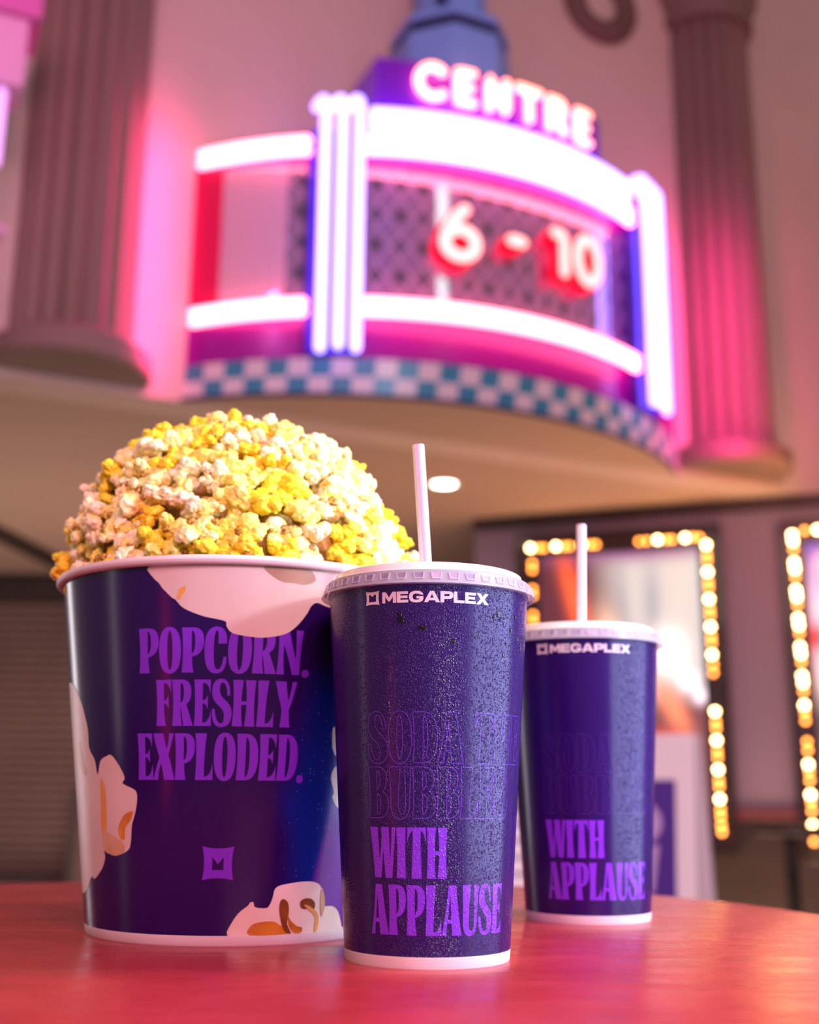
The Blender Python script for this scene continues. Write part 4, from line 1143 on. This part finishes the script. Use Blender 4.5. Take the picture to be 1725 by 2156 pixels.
def kernel_mesh(seed):
    """one popped kernel about 9 mm in radius: swollen lobes bursting out of a split amber hull"""
    rnd = random.Random(seed); vs = []; fs = []; cols = []
    nl = rnd.choice((3, 4, 4, 5))
    lobes = [(Vector((0, 0, 0.5)), 5.0, 0.5)]
    for i in range(nl):
        a = 2 * pi * i / nl + rnd.uniform(-0.4, 0.4); e = rnd.uniform(-0.25, 0.9)
        d_ = Vector((cos(a) * cos(e), sin(a) * cos(e), sin(e)))
        lobes.append((d_ * rnd.uniform(4.6, 6.6), rnd.uniform(3.6, 5.6), 0.05))
        if rnd.random() < 0.6:
            t = (d_ + Vector((rnd.uniform(-.7, .7), rnd.uniform(-.7, .7), rnd.uniform(-.3, .8)))).normalized()
            lobes.append((d_ * 6.0 + t * 3.2, rnd.uniform(2.0, 3.2), -0.05))
    for (c_, r_, t0) in lobes:
        o = len(vs); off = Vector((rnd.uniform(0, 50), rnd.uniform(0, 50), rnd.uniform(0, 50)))
        sx = Vector((rnd.uniform(.75, 1.3), rnd.uniform(.75, 1.3), rnd.uniform(.62, 1.05)))
        for v in ICO[0]:
            rid = 1 - abs(noise.noise(v * 1.9 - off)) * 2
            k = 1.05 + 0.34 * noise.noise(v * 1.3 + off) + 0.16 * noise.noise(v * 2.6 + off) - 0.27 * max(0, rid - 0.40) + 0.025 * noise.noise(v * 7 + off)
            p = c_ + Vector((v.x * sx.x, v.y * sx.y, v.z * sx.z)) * r_ * k
            vs.append(p)
            d_ = p.length
            tone = max(0.0, min(1.0, 1.28 - d_ / 8.0 + 0.9 * noise.noise(p * 0.28 + off) + t0 + 0.9 * max(0, rid - 0.45)))
            cols.append((tone, 0.0, 0.0, 1))
        fs += [[i + o for i in f] for f in ICO[1]]
    # hull remains underneath and in the split
    for c_, r_ in ((Vector((0, 0, -3.6)), 3.6), (Vector((rnd.uniform(2.4, 3.6), rnd.uniform(-2, 2), 3.4)), 2.6)):
        o = len(vs)
        for v in ICO[0]:
            vs.append(c_ + v * r_ * (1 + 0.25 * noise.noise(v * 2 + c_))); q = noise.noise(v * 2.5 + c_)
            cols.append((1.0, max(0.25, min(1.0, 0.72 + 0.7 * q)), 0, 1))
        fs += [[i + o for i in f] for f in ICO[1]]
    me = bpy.data.meshes.new('popcorn_piece'); me.from_pydata([p * 0.001 for p in vs], [], fs); me.materials.append(pc_m)
    me.polygons.foreach_set('use_smooth', [True] * len(me.polygons))
    ca = me.color_attributes.new('corn', 'FLOAT_COLOR', 'POINT')
    ca.data.foreach_set('color', [x for c_ in cols for x in c_])
    me.update(); return me


KM = [kernel_mesh(100 + i) for i in range(14)]
PROF = {'L': ((0, .124), (.04, .121), (.078, .106), (.1, .074), (.117, .040), (.126, .012), (.14, -.02)),
        'R': ((0, .124), (.044, .113), (.076, .093), (.094, .060), (.1086, .037), (.122, .012), (.14, -.02)),
        'F': ((0, .124), (.04, .110), (.07, .089), (.095, .060), (.112, .030), (.120, .008), (.14, -.03))}


def prof(k, r_):
    P = PROF[k]
    for (a, x), (b_, y) in zip(P[:-1], P[1:]):
        if r_ <= b_: return x + (y - x) * (r_ - a) / (b_ - a)
    return P[-1][1]


def heap(x, y):
    r_ = sqrt(x * x + y * y)
    if r_ < 1e-6: return 0.124
    c_, s_ = x / r_, y / r_
    side = prof('R', r_) if c_ > 0 else prof('L', r_)
    return side * c_ * c_ + prof('F', r_) * s_ * s_


RZ = T + 0.2275
rnd = random.Random(11)
pts = []
for rad, z0, n_, ph in ((0.1135, 0.008, 36, 0.0), (0.1115, 0.022, 33, 0.5)):      # the rows packed along the rim
    for k in range(n_):
        a = 2 * pi * (k + ph + rnd.uniform(-0.25, 0.25)) / n_
        q = rad + rnd.uniform(-0.003, 0.001)
        if q * sin(a) < 0.055: pts.append(Vector((q * cos(a), q * sin(a), z0 + rnd.uniform(-0.003, 0.004))))
tries = 0
while tries < 60000 and len(pts) < 285:
    tries += 1
    a = rnd.uniform(-pi, pi); r_ = 0.122 * sqrt(rnd.random()); x, y = r_ * cos(a), r_ * sin(a)
    if y > 0.055: continue
    if r_ > 0.1165: continue
    z = max(heap(x, y) + rnd.uniform(-0.006, 0.003), 0.0075)
    p = Vector((x, y, z))
    if all((p - q).length > 0.0150 for q in pts): pts.append(p)
# pieces leaning out over the rim
for (x, y, z) in ((-0.126, -0.005, 0.022), (-0.1185, -0.03, 0.012), (0.121, 0.0, 0.020), (0.117, -0.025, 0.012), (-0.112, 0.0, 0.078)):
    pts.append(Vector((x, y, z)))
PAL = (((0.96, 0.91, 0.64), 'white'), ((0.96, 0.89, 0.48), 'cream white'), ((0.96, 0.88, 0.26), 'pale yellow'), ((0.95, 0.80, 0.05), 'bright yellow'), ((0.92, 0.65, 0.035), 'golden yellow'))
WT = (36, 26, 19, 12, 6)
used = {}
for i, p in enumerate(pts):
    o = bpy.data.objects.new('popcorn_piece', KM[rnd.randrange(len(KM))]); COL.objects.link(o)
    e = 0.004
    nrm = Vector((-(heap(p.x + e, p.y) - heap(p.x - e, p.y)) / (2 * e), -(heap(p.x, p.y + e) - heap(p.x, p.y - e)) / (2 * e), 1)).normalized()
    q = nrm.to_track_quat('Z', 'Y')
    o.rotation_mode = 'QUATERNION'
    tip = Matrix.Rotation(rnd.uniform(0, 2 * pi), 3, 'Z') 
    tlt = Matrix.Rotation(rnd.gauss(0, 0.75), 3, 'X')
    o.rotation_quaternion = (q.to_matrix() @ tlt @ tip).to_quaternion()
    s_ = rnd.uniform(1.00, 1.42); o.scale = (s_, s_, s_ * rnd.uniform(0.85, 1.1))
    o.location = Vector((-0.11982, 0.83413, RZ)) + p
    low = p.z < 0.035
    wts = [wt * f for wt, f in zip(WT, (0.6, 0.7, 1, 1.7, 2.2) if low else (1, 1, 1, 1, 1))]
    wts = [wt * f for wt, f in zip(wts, (1.1, 1, 1.2, 1.2, 0.3) if p.x > 0.03 else (1.1, 1.3, 1.0, 0.8, 1.3) if p.x < -0.05 else (1, 1, 1, 1, 1))]
    ci = rnd.choices(range(5), wts)[0]
    col, nm = PAL[ci]
    o.color = (*[min(1.0, c_ * rnd.uniform(0.95, 1.04)) for c_ in col], 1)
    size = 'small' if s_ < 1.10 else ('large' if s_ > 1.29 else 'medium')
    if p.z > 0.095: zone = 'on the top of the heap'
    elif low: zone = 'along the bucket rim' + (' at the left' if p.x < -0.05 else ' at the right' if p.x > 0.05 else ' in the middle')
    elif p.x < -0.045: zone = 'on the left slope of the heap'
    elif p.x > 0.045: zone = 'on the right slope of the heap'
    else: zone = 'on the front of the heap'
    lab = '%s %s popped corn piece %s' % (size, nm, zone)
    tag(o, lab, 'popcorn', 'popcorn heaped in the bucket')
    used[lab] = used.get(lab, 0) + 1
# the buttery mass deeper in the heap, seen only in the gaps
m_ = MB(); N1, N2 = 96, 40; vs = []; fs = []
for j in range(N2 + 1):
    r_ = 0.100 * j / N2
    for i in range(N1):
        a = 2 * pi * i / N1; x, y = r_ * cos(a), r_ * sin(a)
        vs.append((x, y, max(-0.02, heap(x * 1.19, y * 1.19) - 0.012 + 0.004 * noise.noise(Vector((x, y, 0)) * 110))))
for j in range(N2):
    for i in range(N1): fs.append([j * N1 + i, j * N1 + (i + 1) % N1, (j + 1) * N1 + (i + 1) % N1, (j + 1) * N1 + i])
m_.add(vs, fs)
hp = m_.build('popcorn_filling', mat('buttery_popcorn_depth', (0.62, 0.36, 0.06), 0.6, bump=(160, 0.8, 0.004), vary=(90, (0.75, 0.55, 0.20))), None, loc=(-0.11982, 0.83413, RZ), smooth=True)
tag(hp, 'buttery popcorn deeper in the heap showing in gaps between pieces', 'popcorn', kind='stuff')
